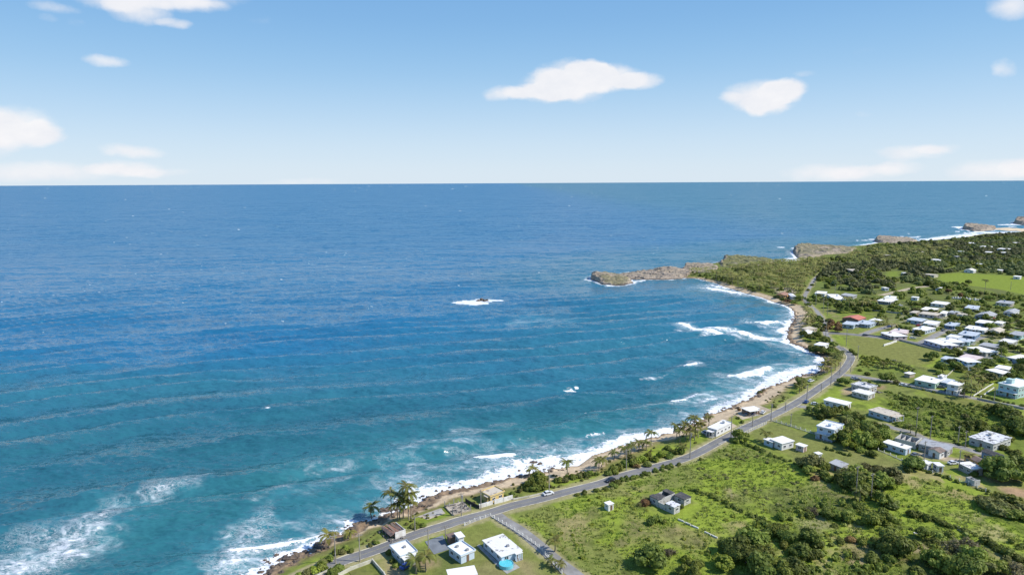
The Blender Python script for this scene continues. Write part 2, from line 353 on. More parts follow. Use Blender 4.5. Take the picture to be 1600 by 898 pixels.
# wind chop as a spread of facet slopes at several scales (keeps its roughness at any distance)
def slopes(scale, detail, amp, st, rot):
    n = t.noise(scale, detail, .68, wc, st, rot, out='Color'); v = t.n('ShaderNodeVectorMath', operation='SUBTRACT'); t.l(n, v.inputs[0]); v.inputs[1].default_value = (.5, .5, .5)
    m = t.n('ShaderNodeVectorMath', operation='MULTIPLY'); t.l(v.outputs[0], m.inputs[0]); m.inputs[1].default_value = (amp * .7, amp, 0); return m.outputs[0]
nrm = t.n('ShaderNodeNewGeometry').outputs['Normal']
for sc_, dt, am, st, rt_ in ((.42, 4, SLP[0], (1, 2.0, 1), .28), (.09, 4, SLP[1], (1, 2.6, 1), .25), (.016, 4, SLP[2], (1, 3.0, 1), .15), (.0035, 4, SLP[3], (1, 3.5, 1), .05)):
    ad = t.n('ShaderNodeVectorMath', operation='ADD'); t.l(nrm, ad.inputs[0]); t.l(slopes(sc_, dt, am, st, rt_), ad.inputs[1]); nrm = ad.outputs[0]
nn = t.n('ShaderNodeVectorMath', operation='NORMALIZE'); t.l(nrm, nn.inputs[0])
bm = t.bump(t.math('MULTIPLY', foam, .3), 1.0, .8); t.l(nn.outputs[0], bm.inputs['Normal'])
MATS['sea'] = t.m
# ------------------------------------------------------------------ coast line (traced, then unprojected to sea level)
# u, v, surf width (m), brown reef shelf width (m), sand width (m)
COAST = [(150,1120,16,6,0),(330,960,16,6,0),(392,912,17,6,0),(412,897,17,6,0),(440,879,15,6,0),(462,869,14,5,0),(488,857,14,5,0),(503,846,12,6,1),(519,839,12,6,1),(543,831,12,6,1),(556,820,12,6,1),(574,817,12,6,2),
 (592,810,12,5,2),(606,803,13,6,2),(630,796,15,8,2),(646,789,18,9,3),(668,777,20,8,4),(697,767,18,8,6),(726,763,15,7,6),(748,757,14,7,7),(769,752,15,6,8),(801,746,17,5,9),(841,739,20,3,10),(887,729,20,0,12),(905,727,18,0,12),
 (926,711,15,0,12),(950,704,13,0,11),(970,697,11,1,10),(997,688,10,1,9),(1029,682,10,2,8),(1050,673,11,3,8),(1075,665,11,4,8),(1094,657,11,4,8),(1110,648,13,4,9),(1128,642,16,4,9),(1142,636,18,4,9),(1160,629,17,4,10),(1185,616,18,4,9),
 (1196,607,16,4,9),(1227,595,18,4,6),(1245,588,20,4,3),(1262,585,22,4,2),(1277,582,22,4,1),(1287,575,16,4,1),(1290,562,9,4,1),(1283,555,8,4,1),(1266,549,8,5,2),(1252,541,9,5,3),(1236,536,9,5,4),(1230,527,10,5,5),
 (1232,514,12,5,6),(1238,505,12,5,7),(1241,497,13,4,8),(1242,488,11,2,8),(1236,481,10,1,8),(1224,476,8,0,8),(1209,472,7,0,8),(1191,465,5,0,8),(1176,461,4,0,8),(1160,457,5,0,8),(1146,452,7,0,8),(1134,449,6,0,8),(1120,443,5,0,7),(1105,439,3,0,5),
 (1090,435,3,3,2),(1063,434,2,4,0),(1062,425,6,4,0),(1085,418,5,4,0),(1120,410,5,4,0),(1150,405,6,3,0),(1180,404,6,3,2),(1203,408,8,2,5),(1222,409,12,1,7),(1240,408,16,1,8),(1252,405,14,1,7),(1275,402,6,1,6),(1262,394,6,6,0),(1290,388,5,6,0),
 (1328,385,5,4,2),(1345,384,10,1,6),(1368,380,10,5,2),(1392,377,6,5,2),(1416,378,10,2,6),(1432,377,22,0,8),(1450,376,24,0,8),(1473,374,26,0,8),(1505,371,26,0,9),(1531,366,30,0,9),(1564,365,28,0,9),(1598,362,22,0,9),(1680,358,20,0,9),(1900,352,20,0,9),(2600,345,20,0,9)]
cp = pix([(a, b) for a, b, *_ in COAST])
cfo = [c[2] * .85 for c in COAST]; crf = [c[3] * (.6 if c[0] > 690 else .85) for c in COAST]; csn = [c[4] for c in COAST]
LAND = np.vstack([cp, [[9000, 3000], [9000, -400], [-60, -400], [-130, -100]]])
ROCKS = [  # outline px at sea level, crest height, high end (u, v), vegetation, foam width
 dict(o=[(923,434),(930,440),(942,444),(958,447),(975,446),(990,442),(984,435),(962,431),(938,430)], h=10, hi=(934,436), veg=.5, fo=5, label='brown rock islet with a dark cliff off the tip of the headland'),
 dict(o=[(962,430),(978,436),(992,438),(1016,436.5),(1042,437),(1066,435.5),(1082,430),(1072,424),(1040,424),(1006,426.5),(980,427.5)], h=9, hi=(1045,427), veg=.1, fo=4, label='long pale rock spit at the outer end of the headland'),
 dict(o=[(1066,424),(1080,431),(1108,432),(1124,424),(1118,415),(1092,414),(1070,418)], h=9.5, hi=(1076,420), veg=.15, fo=2, label='tilted pale rock hump in the middle of the headland'),
 dict(o=[(1122,418),(1140,424),(1175,420),(1210,414),(1218,409),(1196,404),(1160,403.5),(1132,407)], h=9.5, hi=(1135,409), veg=.95, fo=4, label='rounded green-topped knoll behind the headland palms'),
 dict(o=[(1243,399),(1247,405),(1262,405),(1276,402),(1296,400),(1330,398),(1342,390),(1320,386),(1285,386),(1255,388),(1240,392)], h=12.5, hi=(1254,392), veg=.45, fo=9, label='second headland of tilted grey rock with a shadowed cliff'),
 dict(o=[(1366,377),(1378,382),(1400,383),(1424,381),(1438,378),(1420,374),(1395,371.5),(1374,373)], h=11.5, hi=(1380,376), veg=.1, fo=7, label='dark-faced rock bluff between the palms and the far surf'),
 dict(o=[(1504,358),(1518,361),(1534,361.5),(1552,360),(1556,357),(1540,354),(1520,353),(1508,355)], h=15, hi=(1514,357), veg=.1, fo=7, label='dark rock islet in the far surf, left of the sand spit'),
 dict(o=[(1584,349),(1598,352),(1620,352.5),(1650,351),(1650,346),(1612,344),(1590,345.5)], h=19, hi=(1592,348), veg=.1, fo=9, label='farthest rock bluff at the right edge of the sea'),
]
for r in ROCKS: r['w'] = pix(r['o']); r['hw'] = P(*r['hi'])
SPIT = pix([(1545,357.5),(1572,360.5),(1600,361.5),(1640,361),(1640,358),(1600,357.6),(1570,355.8)])

def hgt(x, y, d=None):
    if d is None: d = sdf(x, y, LAND)
    base = np.where(d > 0, .25 + 2.1 * sstep(0, 13, d) + .25 * sstep(13, 60, d), d * .25 - .1)
    base = np.maximum(base, -3.5)
    base = base + np.where(d > 1, (fbm(x / 70, y / 70, 5, 3) - .5) * .8 * sstep(8, 30, d), 0)
    return base
def H(x, y): return float(hgt(np.array([float(x)]), np.array([float(y)]))[0])
def G(u, v, dz=0.0):
    """ground point (x, y, z) seen at a pixel"""
    z = 2.5
    for _ in range(3):
        p = P(u, v, z + dz); z = max(H(p[0], p[1]), 0)
    return Vector((p[0], p[1], z))

# ------------------------------------------------------------------ roads (traced centre lines)
def smooth(pts, n=6):
    pts = [np.array(p, float) for p in pts]; out = []
    P0 = [2*pts[0]-pts[1]] + pts + [2*pts[-1]-pts[-2]]
    for i in range(1, len(P0)-2):
        a, b, c, d = P0[i-1:i+3]
        for k in range(n):
            t = k/n; out.append(.5*((2*b)+(-a+c)*t+(2*a-5*b+4*c-d)*t*t+(-a+3*b-3*c+d)*t**3))
    out.append(pts[-1]); return np.array(out)
def road_pts(px): return smooth(pix(px, 2.5))
COAST_ROAD = road_pts([(330,960),(425,918),(495,893),(539,874),(569,865),(608,851),(648,835),(697,820),(716,813.5),(764,801),(801,789.5),(845,779),(884,768),(939,754),(969,743),(1029,727),(1076,713),(1120,691),(1158,671),(1199,652),(1227,638),(1257,621),(1285,602),(1303,590),(1319,576),(1328,563),(1329,556),(1322,549),(1312,542)])
NORTH_ROAD = road_pts([(1314,543.5),(1305,538),(1296,530),(1290,520),(1289,510),(1285,498),(1277,487),(1267,478),(1258,469),(1258,461),(1266,448),(1273,436),(1284,426)])
STREETS = [
 (NORTH_ROAD, 3.8, 'lane', 'north road curving between the trees behind the beach'),
 (road_pts([(1291,520),(1316,521),(1345,524),(1400,531),(1437,537.5),(1481,546.5),(1515,554),(1553,561),(1600,570),(1680,585)]), 6.0, 'asphalt', 'street past the mown field'),
 (road_pts([(1345,524),(1362,517.5),(1381,512),(1400,507)]), 5.0, 'lane', 'lane by the red roof'),
 (road_pts([(1481,546),(1500,538),(1520,532),(1536,526)]), 5.0, 'lane', 'village lane'),
 (road_pts([(1437,537),(1455,528),(1468,521),(1490,514)]), 5.0, 'lane', 'village lane'),
 (road_pts([(1309,584.5),(1330,586),(1345,588),(1373,593),(1410,599),(1465,611),(1522,622),(1555,629),(1600,637),(1690,655)]), 4.6, 'lane', 'lane behind the houses'),
 (road_pts([(1233,633),(1252,634),(1268,637),(1279,640)]), 4.0, 'lane', 'short paved drive'),
 (road_pts([(772,800),(786,812),(812,828),(841,851),(870,876),(899,898),(960,948)]), 4.6, 'lane', 'concrete lane beside the post fence'),
 (road_pts([(1381,663),(1400,670),(1425,676),(1455,690),(1494,697),(1523,706),(1545,712)]), 4.0, 'lane', 'village back lane'),
 (road_pts([(1440,712),(1460,713),(1485,719),(1510,722)]), 5.0, 'lane_dirt', 'dirt yard'),
 (road_pts([(1378,461),(1400,456),(1428,450),(1450,447)]), 5.0, 'lane_dirt', 'dirt track'),
]
ROADW = [(COAST_ROAD, 7.2)] + [(a, b) for a, b, *_ in STREETS]

# ------------------------------------------------------------------ terrain sheet with painted ground cover
def angle_grid(us, vs_):
    """rays through a fan of directions, so that cells are small near the camera and large far away"""
    U, V = np.meshgrid(us, vs_); a = (U - 800) / F_PX; b = -(V - 449) / F_PX
    dx = a; dy = math.cos(PITCH) + b * math.sin(PITCH); dz = -math.sin(PITCH) + b * math.cos(PITCH)
    t = -CAM_H / dz; return dx * t, dy * t
def grid_faces(nr, nc, keep=None):
    i = np.arange(nr - 1)[:, None] * nc + np.arange(nc - 1)[None, :]
    f = np.stack([i, i + nc, i + nc + 1, i + 1], -1).reshape(-1, 4)
    return f if keep is None else f[keep.reshape(-1)]
def compact(V, Fc, *att):
    used = np.zeros(len(V), bool); used[Fc.ravel()] = True; idx = np.cumsum(used) - 1
    return (V[used], idx[Fc]) + tuple(a[used] for a in att)

us = np.concatenate([np.linspace(-150, 370, 14), np.arange(380, 1660, 2.0), np.linspace(1670, 3400, 40)])
vv = np.concatenate([np.array([326, 330, 334, 338, 341]), np.arange(343, 470, .8), np.arange(470, 960, 1.4), np.linspace(965, 1300, 16)])
X, Y = angle_grid(us, vv); sh = X.shape; x = X.ravel(); y = Y.ravel()
D = sdf(x, y, LAND); _, rf = seg_dist(x, y, cp, False, crf); _, sn = seg_dist(x, y, cp, False, csn)
Z = hgt(x, y, D)
spd = sdf(x, y, SPIT); Z = np.where(spd > -8, np.maximum(Z, .2 + .12 * np.clip(spd, -8, 12)), Z)
rdist = np.full(x.shape, 1e9)
for a, wdt in ROADW: rdist = np.minimum(rdist, seg_dist(x, y, a) - wdt / 2)
rng_r = np.hypot(x, y)
# colours
def C(*c): return np.array(c)
n1 = fbm(x / 22, y / 22, 11, 5); n2 = fbm(x / 6, y / 6, 21, 4); n3 = fbm(x / 55, y / 55, 31, 4); n4 = fbm(x / 2.2, y / 2.2, 41, 3)
lime, olive, dry, dark, dirt, lawn = C(.215,.272,.034), C(.180,.200,.050), C(.34,.285,.125), C(.055,.072,.018), C(.30,.205,.115), C(.175,.185,.052)
col = lime[None] + (olive - lime)[None] * sstep(.42, .60, n1)[:, None]
def lay(mask, c):
    global col
    m = np.clip(mask, 0, 1)[:, None]; col = col * (1 - m) + np.atleast_2d(c) * m
lay(sstep(.56, .70, n2) * .55, dark); lay(sstep(.57, .72, n3) * sstep(.45, .62, n2) * .8, dry)
def area(pts, soft=3.0, jig=5.0):
    p = pix(pts, 2.5); d = sdf(x, y, p); return sstep(-soft, soft, d + (n2 - .5) * jig)
# far land: bushy, darker
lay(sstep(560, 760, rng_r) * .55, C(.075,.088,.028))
# scrub belts in the wild ground at lower right
lay(area([(1100,850),(1160,820),(1260,770),(1340,760),(1400,800),(1480,850),(1640,960),(1080,960)], 8, 16) * sstep(.40, .62, n1) * .6, C(.075,.088,.026))
lay(area([(1395,620),(1480,630),(1640,668),(1640,720),(1500,690),(1420,670),(1400,650)], 8, 10) * .35, C(.085,.105,.024))
# mown ground
for pts, c, k in [
  ([(700,833),(726,822),(766,808),(800,832),(845,866),(885,903),(860,960),(700,960),(690,870)], lawn, .85),
  ([(640,826),(665,818),(712,808),(700,800),(690,808),(660,812)], C(.13,.185,.030), .8),
  ([(678,865),(700,858),(760,898),(790,960),(680,960)], C(.125,.150,.040), .8),
  ([(1165,678),(1203,659),(1245,672),(1290,684),(1330,700),(1360,706),(1400,722),(1440,742),(1380,728),(1330,735),(1290,735),(1253,726),(1220,708)], lawn, .9),
  ([(1207,655),(1237,638),(1280,643),(1270,662),(1288,682)], C(.14,.165,.04), .8),
  ([(1320,532),(1345,526),(1400,534),(1480,549),(1466,560),(1440,574),(1380,562),(1330,551)], C(.185,.190,.050), .95),
  ([(1478,595),(1492,573),(1516,579),(1506,604)], C(.14,.175,.035), .9),
  ([(1535,628),(1563,606),(1572,609),(1600,632),(1600,637)], C(.15,.21,.035), .9),
  ([(1425,606),(1460,613),(1522,625),(1560,633),(1520,634),(1470,629)], C(.17,.175,.045), .85),
  ([(1340,700),(1370,690),(1440,712),(1500,735),(1480,740),(1400,722)], C(.13,.17,.03), .6),
  ([(1470,428),(1500,426),(1560,430),(1640,436),(1640,462),(1600,460),(1560,452),(1520,447),(1466,438)], C(.185,.235,.028), 1),
  ([(1385,425),(1402,424),(1405,432),(1386,434)], C(.17,.22,.03), .8), ([(1276,441),(1295,440),(1302,449),(1280,452)], C(.13,.17,.035), .8),
  ([(1500,690),(1580,680),(1640,700),(1640,725),(1585,725),(1520,702)], C(.135,.175,.03), .7),
  ([(1330,560),(1380,566),(1440,580),(1480,600),(1400,594),(1335,584)], C(.125,.155,.035), .6),
  ([(1360,495),(1400,498),(1398,512),(1360,512)], C(.15,.18,.04), .8)]: lay(area(pts) * k, c)
# bare / dry patches
for pts, c, k in [
  ([(980,795),(1020,815),(1080,828),(1110,845),(1090,870),(1050,850),(1010,850),(960,855)], C(.21,.17,.085), .55),
  ([(1240,808),(1290,805),(1305,825),(1260,828)], C(.26,.23,.12), .7), ([(1322,818),(1345,822),(1350,835),(1330,832)], C(.42,.30,.20), .9),
  ([(1165,825),(1185,833),(1210,848),(1195,848),(1170,838)], C(.36,.24,.15), .8), ([(1290,860),(1330,872),(1360,885),(1340,885),(1300,872)], C(.28,.22,.11), .8),
  ([(1300,838),(1340,845),(1400,862),(1440,850),(1400,880),(1330,860)], C(.26,.20,.10), .6), ([(1428,850),(1455,855),(1450,865),(1430,862)], C(.36,.26,.17), .7),
  ([(1490,805),(1515,798),(1530,803),(1525,811),(1500,812)], C(.36,.30,.15), .7), ([(1520,828),(1560,820),(1585,836),(1575,846),(1540,842)], C(.36,.30,.15), .7),
  ([(1470,762),(1510,766),(1530,780),(1490,778)], C(.28,.22,.10), .6), ([(1560,765),(1600,762),(1620,772),(1580,776)], C(.38,.24,.15), .8),
  ([(640,880),(660,868),(690,870),(690,885),(660,892)], C(.30,.22,.13), .8), ([(590,868),(607,858),(612,870),(640,900),(600,905)], C(.32,.25,.14), .85),
  ([(800,870),(830,880),(850,905),(820,910)], C(.32,.25,.13), .6), ([(715,890),(760,880),(790,900),(770,930)], C(.26,.22,.10), .5),
  ([(1050,815),(1130,838),(1120,846),(1060,830)], C(.28,.21,.11), .5), ([(1138,765),(1146,773),(1140,780)], C(.38,.27,.18), .7),
  ([(1315,609),(1332,605),(1332,616),(1318,615)], C(.42,.30,.19), .8), ([(1355,601),(1385,602),(1385,608),(1368,608)], C(.30,.20,.12), .8),
  ([(1207,448),(1245,450),(1240,460),(1215,458)], C(.48,.40,.28), .7)]: lay(area(pts, 2.5, 6) * k, c)
# village yards: pale ground between the houses
lay(area([(1395,500),(1440,480),(1480,480),(1560,490),(1600,520),(1600,560),(1500,545),(1440,530),(1395,525)], 8, 10) * sstep(.42, .6, n2) * .55, C(.34,.30,.22))
# wheel tracks and verges
lay(sstep(2.6, .4, rdist + (n4 - .5) * 1.2 + (n2 - .5) * 3) * .85, C(.38,.31,.19))
lay(sstep(9, 3, rdist) * .3 * (D > 12), C(.16,.20,.035))
# beach, reef shelf
js = (n2 - .5) * 5 + (n4 - .5) * 2.5
bsea = D + js
lay(sstep(rf + sn + 5.5, rf + sn - 1, bsea) * (rf + sn > 0), C(.23,.185,.085))
lay(sstep(rf + sn + 1.2, rf + sn - 1, bsea) * (sn > .2), C(.56,.43,.28)[None] * (1 + (n4 - .5)[:, None] * .3))
lay(sstep(rf + 1.0, rf - 1.0, bsea) * (rf > .3), (C(.34,.235,.145)[None] * (1 + (n4[:, None] - .5) * 1.2)))
lay(sstep(.44, .62, n4) * sstep(rf + 1.0, rf - 1.0, bsea) * (rf > .3) * .7, C(.10,.075,.055))
lay(sstep(2.4, .6, bsea) * .55, C(.20,.155,.11))
lay(np.where(spd > -8, 1, 0), C(.62,.50,.34))
# relief: rough reef, tussocky field, flat next to roads
reef = sstep(rf + 2.0, rf - .5, bsea) * (rf > .3) * (D > -3)
Z = Z + reef * ((n4 - .45) * 1.5 + (n2 - .5) * 1.2) * sstep(0, 3, np.maximum(rdist, 0)) 
rough = sstep(3, 12, rdist) * sstep(14, 25, D) * (rng_r < 700)
flat = np.zeros(x.shape)
for pts in ([(690,840),(766,808),(900,903),(860,980),(540,980),(560,895),(690,858)], [(1165,678),(1203,659),(1290,684),(1440,742),(1290,735)], [(1320,530),(1480,549),(1440,574),(1330,551)]):
    flat = np.maximum(flat, area(pts, 3, 0))
Z = Z + rough * (1 - flat) * ((n2 - .5) * .55 + (n4 - .5) * .25)
keep = (D.reshape(sh) > -14) | (spd.reshape(sh) > -14); kf = keep[:-1, :-1] | keep[1:, 1:]
V3 = np.stack([x, y, Z], -1)
colA = np.concatenate([np.clip(col, .01, .9), np.ones((len(col), 1))], 1)
V3, Fq, colA = compact(V3, grid_faces(*sh, kf), colA)
me = np_mesh('ground', V3, Fq, True)
ca = me.color_attributes.new('ground', 'FLOAT_COLOR', 'POINT'); ca.data.foreach_set('color', colA.astype(np.float32).ravel())
tag(add_obj('ground', me, M('ground')), 'green coastal land of fields, scrub, beach and brown reef along the bay', kind='structure')
del V3, Fq, colA

def ribbon(name, pts, width, mat, lift=.07, off=0.0, label=None, parent=None, dash=None):
    pts = np.asarray(pts); seg = np.diff(pts, axis=0); s = np.concatenate([[0], np.cumsum(np.hypot(*seg.T))]); n = max(3, int(s[-1] / 3))
    t = np.linspace(0, s[-1], n); cx = np.interp(t, s, pts[:, 0]); cy = np.interp(t, s, pts[:, 1])
    dx = np.gradient(cx); dy = np.gradient(cy); L = np.hypot(dx, dy); nx = -dy / L; ny = dx / L
    k = 5 if width > 1 else 2; o = np.linspace(-.5, .5, k) * width + off
    gx = cx[:, None] + nx[:, None] * o; gy = cy[:, None] + ny[:, None] * o
    gz = hgt(gx.ravel(), gy.ravel()) + lift
    gz = np.maximum(gz, 1.0)
    me = np_mesh(name, np.stack([gx.ravel(), gy.ravel(), gz], -1), grid_faces(n, k)[:, ::-1])
    o_ = add_obj(name, me, M(mat), parent)
    if label: tag(o_, label, kind='structure')
    return o_
cr = ribbon('coast_road', COAST_ROAD, 5.5, 'asphalt', .10, label='two-lane asphalt coast road curving round the bay')
ribbon('road_edge', COAST_ROAD, .45, 'road_edge', .13, 2.55, parent=cr); ribbon('road_edge', COAST_ROAD, .35, 'road_edge', .13, -2.58, parent=cr)
ribbon('centre_line', COAST_ROAD, .14, 'road_line', .125, 0, parent=cr)
for i, (p_, wd, mt, lb) in enumerate(STREETS): ribbon('side_road', p_, wd, mt, .05 - .004 * (i % 3), label=lb)
def sheet(name, px, mat, label, z=.06):
    p = smooth(pix(px, 2.5), 1) if False else pix(px, 2.5)
    mb = MB(); top = [(a, b, H(a, b) + z) for a, b in p]; zt = max(q[2] for q in top)
    top = [(a, b, zt) for a, b, _ in top]; mb.poly(top)
    for i in range(len(top)):
        a = top[i]; b = top[(i + 1) % len(top)]; mb.poly([(a[0], a[1], zt - .5), (b[0], b[1], zt - .5), b, a])
    return tag(mb.build(name, M(mat)), label, kind='structure')
sheet('driveway', [(664,846),(692,836),(702,858),(678,866)], 'drive', 'blue-grey paved yard between two seaside lots')
sheet('patio', [(770,878),(792,870),(812,887),(792,897)], 'concrete', 'concrete patio round the swimming pool')
sheet('path', [(745,853),(749,851),(784,884),(778,886)], 'concrete', 'concrete path along the shaded side of the house')
sheet('slab', [(652,806),(688,793),(696,801),(668,811)], 'concrete_tan', 'old concrete floor slab on the seaward verge')
sheet('slab', [(661,803.5),(690,794),(693,800),(670,808)], 'concrete', 'upper concrete floor slab on the seaward verge', .22)
sheet('parking_area', [(1146,646),(1185,632),(1206,640),(1190,647),(1160,655)], 'lane_dirt', 'sandy parking area beside the beach bar')
sheet('parking_area', [(1100,679),(1112,671),(1145,661),(1152,665),(1118,682)], 'lane_dirt', 'sandy parking area beside the beach house')
sheet('lawn', [(545,893),(581,880),(590,890),(600,905),(560,912)], 'leaf_lawn' if 'leaf_lawn' in MATS else 'leaf_field', 'square of bright turf inside the low buff wall', .04)

# ------------------------------------------------------------------ headland rocks: tilted slabs, steep on the seaward side
for ri, r in enumerate(ROCKS):
    w_ = r['w']; c0 = w_.mean(0); x0, y0 = w_.min(0) - 6; x1, y1 = w_.max(0) + 6
    st = max((x1 - x0) / 90, (y1 - y0) / 90, 1.1); gx, gy = np.meshgrid(np.arange(x0, x1, st), np.arange(y0, y1, st)); s_ = gx.shape; gx = gx.ravel(); gy = gy.ravel()
    jx = (fbm(gx / 14, gy / 14, 60 + ri, 4) - .5) * 22; d = sdf(gx + jx * .5, gy + jx * .5, w_)
    far = np.hypot(*(w_ - r['hw']).T).max(); t_ = np.clip(np.hypot(gx - r['hw'][0], gy - r['hw'][1]) / far, 0, 1)
    top = r['h'] * (1 - .88 * t_ ** .8); ridg = fbm(gx / 30, gy / 12, 80 + ri, 4)
    top = top * (.72 + .6 * ridg); hd = np.hypot(gx - r['hw'][0], gy - r['hw'][1]) / far; steep = np.where(hd < .5, 5.0, .8)
    # steps in the tilted strata
    q = np.floor(top / 2.2) * 2.2; top = top * .45 + q * .55 + (fbm(gx / 5, gy / 5, 90 + ri, 4) - .5) * 4.0
    z = np.where(d > 0, np.minimum(top, d * steep * (.55 + fbm(gx / 9, gy / 9, 70, 3))), -1.5) * 1.0
    z = np.where(d > 0, np.maximum(z, .1 + .2 * (d > 1)), np.maximum(d * .6, -2.5))
    kp = (d.reshape(s_) > -3); kf = kp[:-1, :-1] | kp[1:, 1:]
    vg = np.clip(r['veg'] * 1.3 * sstep(.35, .6, fbm(gx / 18, gy / 18, 33, 4) + r['veg'] * .25) * sstep(2, 6, d), 0, 1)
    V3, Fq, vg = compact(np.stack([gx, gy, z], -1), grid_faces(*s_, kf), vg)
    Fq = Fq[:, ::-1]
    me = np_mesh('headland_rock', V3, Fq, False); at = me.attributes.new('veg', 'FLOAT', 'POINT'); at.data.foreach_set('value', vg.astype(np.float32))
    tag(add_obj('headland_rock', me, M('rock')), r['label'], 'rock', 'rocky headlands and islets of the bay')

# ------------------------------------------------------------------ sea sheet
us = np.concatenate([-np.geomspace(6000, 120, 26), np.arange(-95, 1700, 1.9), np.geomspace(1720, 8000, 24)])
HV = 449 - F_PX * math.tan(PITCH)
vv = np.concatenate([HV + np.array([.3, .6, 1.0, 1.5, 2.1]), np.arange(HV + 2.9, 345, .95), np.arange(345, 970, 1.45), np.linspace(975, 1400, 16)])
X, Y = angle_grid(us, vv); sh = X.shape; x = X.ravel(); y = Y.ravel(); rr = np.hypot(x, y)
near = rr < 5200
D = np.full(x.shape, 9999.); D[near] = -sdf(x[near], y[near], LAND)      # + = out at sea
_, fo = seg_dist(x, y, cp, False, cfo)
dr = np.full(x.shape, 9999.); fr = np.full(x.shape, 4.)
for r in ROCKS:
    d = np.full(x.shape, 9999.); d[near] = -sdf(x[near], y[near], r['w']); m = d < dr; dr = np.where(m, d, dr); fr = np.where(m, r['fo'], fr)
# swell phase: least-squares surface whose level lines follow the crests traced in the photograph
TR = [[(0,610),(333,578),(500,563)],[(110,643),(283,632),(500,603)],[(0,697),(200,670),(417,650),(500,643)],[(0,745),(167,720),(300,700),(500,675)],[(0,797),(200,763)],
 [(560,514),(660,509),(785,497),(960,490)],[(560,537),(660,535),(800,520)],[(560,567),(710,556)],[(560,600),(635,592),(785,582),(960,578)],[(785,617),(885,612),(960,606),(1053,582),(1093,567),(1178,547)],
 [(1000,518),(1056,509)],[(1000,500),(1089,493),(1138,482)],[(940,476),(1000,474),(1060,467),(1095,459)],[(900,484),(960,484),(1030,480),(1085,472),(1115,464)],[(900,503),(1000,501),(1089,493),(1138,482),(1165,472)],[(860,545),(960,541),(1040,533),(1110,540)],[(900,660),(1000,640),(1080,624)],[(400,735),(500,715),(600,700)],[(380,862),(500,838)]]
def basis(X, Y): 
    X = X / 400; Y = (Y - 450) / 400; return np.stack([X, X*X, X*Y, X*X*X, X*X*Y, X*Y*Y], -1)
rows = []; rhs = []
for i, tr in enumerate(TR):
    p = pix(tr); b = basis(p[:, 0], p[:, 1]); m = b.mean(0); rows.append(b - m); rhs.append(-(p[:, 1] - p[:, 1].mean()))
A_ = np.vstack(rows + [np.eye(6) * .06]); cf = np.linalg.lstsq(A_, np.concatenate(rhs + [np.zeros(6)]), rcond=None)[0]
xc = np.clip(x, -520, 420); yc = np.clip(y, 150, 900)
psi = y + basis(xc, yc) @ cf - .12 * (x - xc)
wob = (fbm(x / 150, y / 90, 3, 3) - .5) * 34 + (fbm(x / 40, y / 25, 13, 2) - .5) * 6 + (fbm(x / 900, psi / 62, 19, 3) - .5) * 46
lam = 32.5; ph = (psi + wob) / lam; fr_ = ph - np.floor(ph); wid = np.floor(ph)
fs_ = fr_ + .07 * np.sin(2 * np.pi * fr_); crest = (.5 - .5 * np.cos(2 * np.pi * fs_)) ** 1.6
gm = sstep(.36, .64, fbm(x / 130 + 3, psi / 75, 23, 3)); amp = .10 + 1.15 * gm + .35 * sstep(-60, 60, x) * sstep(340, 420, y) * (1 - sstep(640, 760, y))
ph4 = (psi * .9 + x * .16 + (fbm(x / 120, y / 120, 44, 2) - .5) * 40) / 47.; c4 = (.5 + .5 * np.cos(2 * np.pi * ph4)) ** 1.5
amp = amp * (2.1 - .95 * sstep(400, 1000, rr)) * (1 - sstep(620, 1050, rr))
shel = 1 - .15 * sstep(0, 1, (sstep(40, 260, x) * sstep(520, 700, y)))
ramp_shore = sstep(2, 40, D) * sstep(1, 12, dr)
ph2 = (psi * .93 + x * .22 + wob * 1.3) / 12.5; c2 = .5 + .5 * np.cos(2 * np.pi * ph2)
ph3 = (y * .96 - x * .10 + (fbm(x / 60, y / 60, 8, 3) - .5) * 30) / 19.; c3 = .5 + .5 * np.cos(2 * np.pi * ph3)
fade = 1 - sstep(1500, 5000, rr)
Zs = (crest * 1.3 * amp + .55 * c4 * (1 - sstep(700, 1400, rr)) + .22 * c2 ** 1.5 * (1 - sstep(320, 520, rr)) + .16 * c3 * sstep(300, 500, rr) * (1 - sstep(560, 800, rr))) * ramp_shore * shel * fade
Zs += ((fbm(x / 9, y / 4.2, 51, 3) - .5) * 1.15 + (fbm(x / 3.2, y / 1.8, 52, 2) - .5) * .5) * sstep(1, 25, D) * (1 - sstep(600, 1400, rr))
Zs = np.where(D < 0, Zs - .15, Zs)
# shallow / foam attributes
shallow = np.clip(1 - D / 330., 0, 1) * .62 + .40 * sstep(85, 8, D) + .14 * (fbm(x / 90, y / 70, 71, 3) - .5)
shallow += .42 * sstep(430, 235, y + .35 * x) 
shallow *= 1 - .45 * sstep(30, 200, x) * sstep(430, 560, y) * sstep(1300, 800, y)
sp_ = (fbm(x / 500, y / 1500, 75, 4)); shallow = np.maximum(shallow, .36 * sstep(100, 1100, x) * sstep(900, 2000, rr)); shallow = np.clip(shallow, 0, 1)
nz = fbm(x / 9, y / 9, 61, 4); nz2 = fbm(x / 26, y / 26, 62, 3)
dd = D + (nz - .5) * 8 + (nz2 - .5) * 12
dense = sstep(fo * .95, fo * .25, dd) * (D > -12) * (.80 + .3 * nz); wisp = sstep(fo * 2.1, fo * .6, dd) * .6; milky = sstep(fo * 3.0, fo * .5, dd) * .75
ddr = dr + (nz - .5) * 7
dense = np.maximum(dense, sstep(fr, fr * .2, ddr) * .85 * (dr > -3)); wisp = np.maximum(wisp, sstep(fr * 2, fr, ddr) * .5)
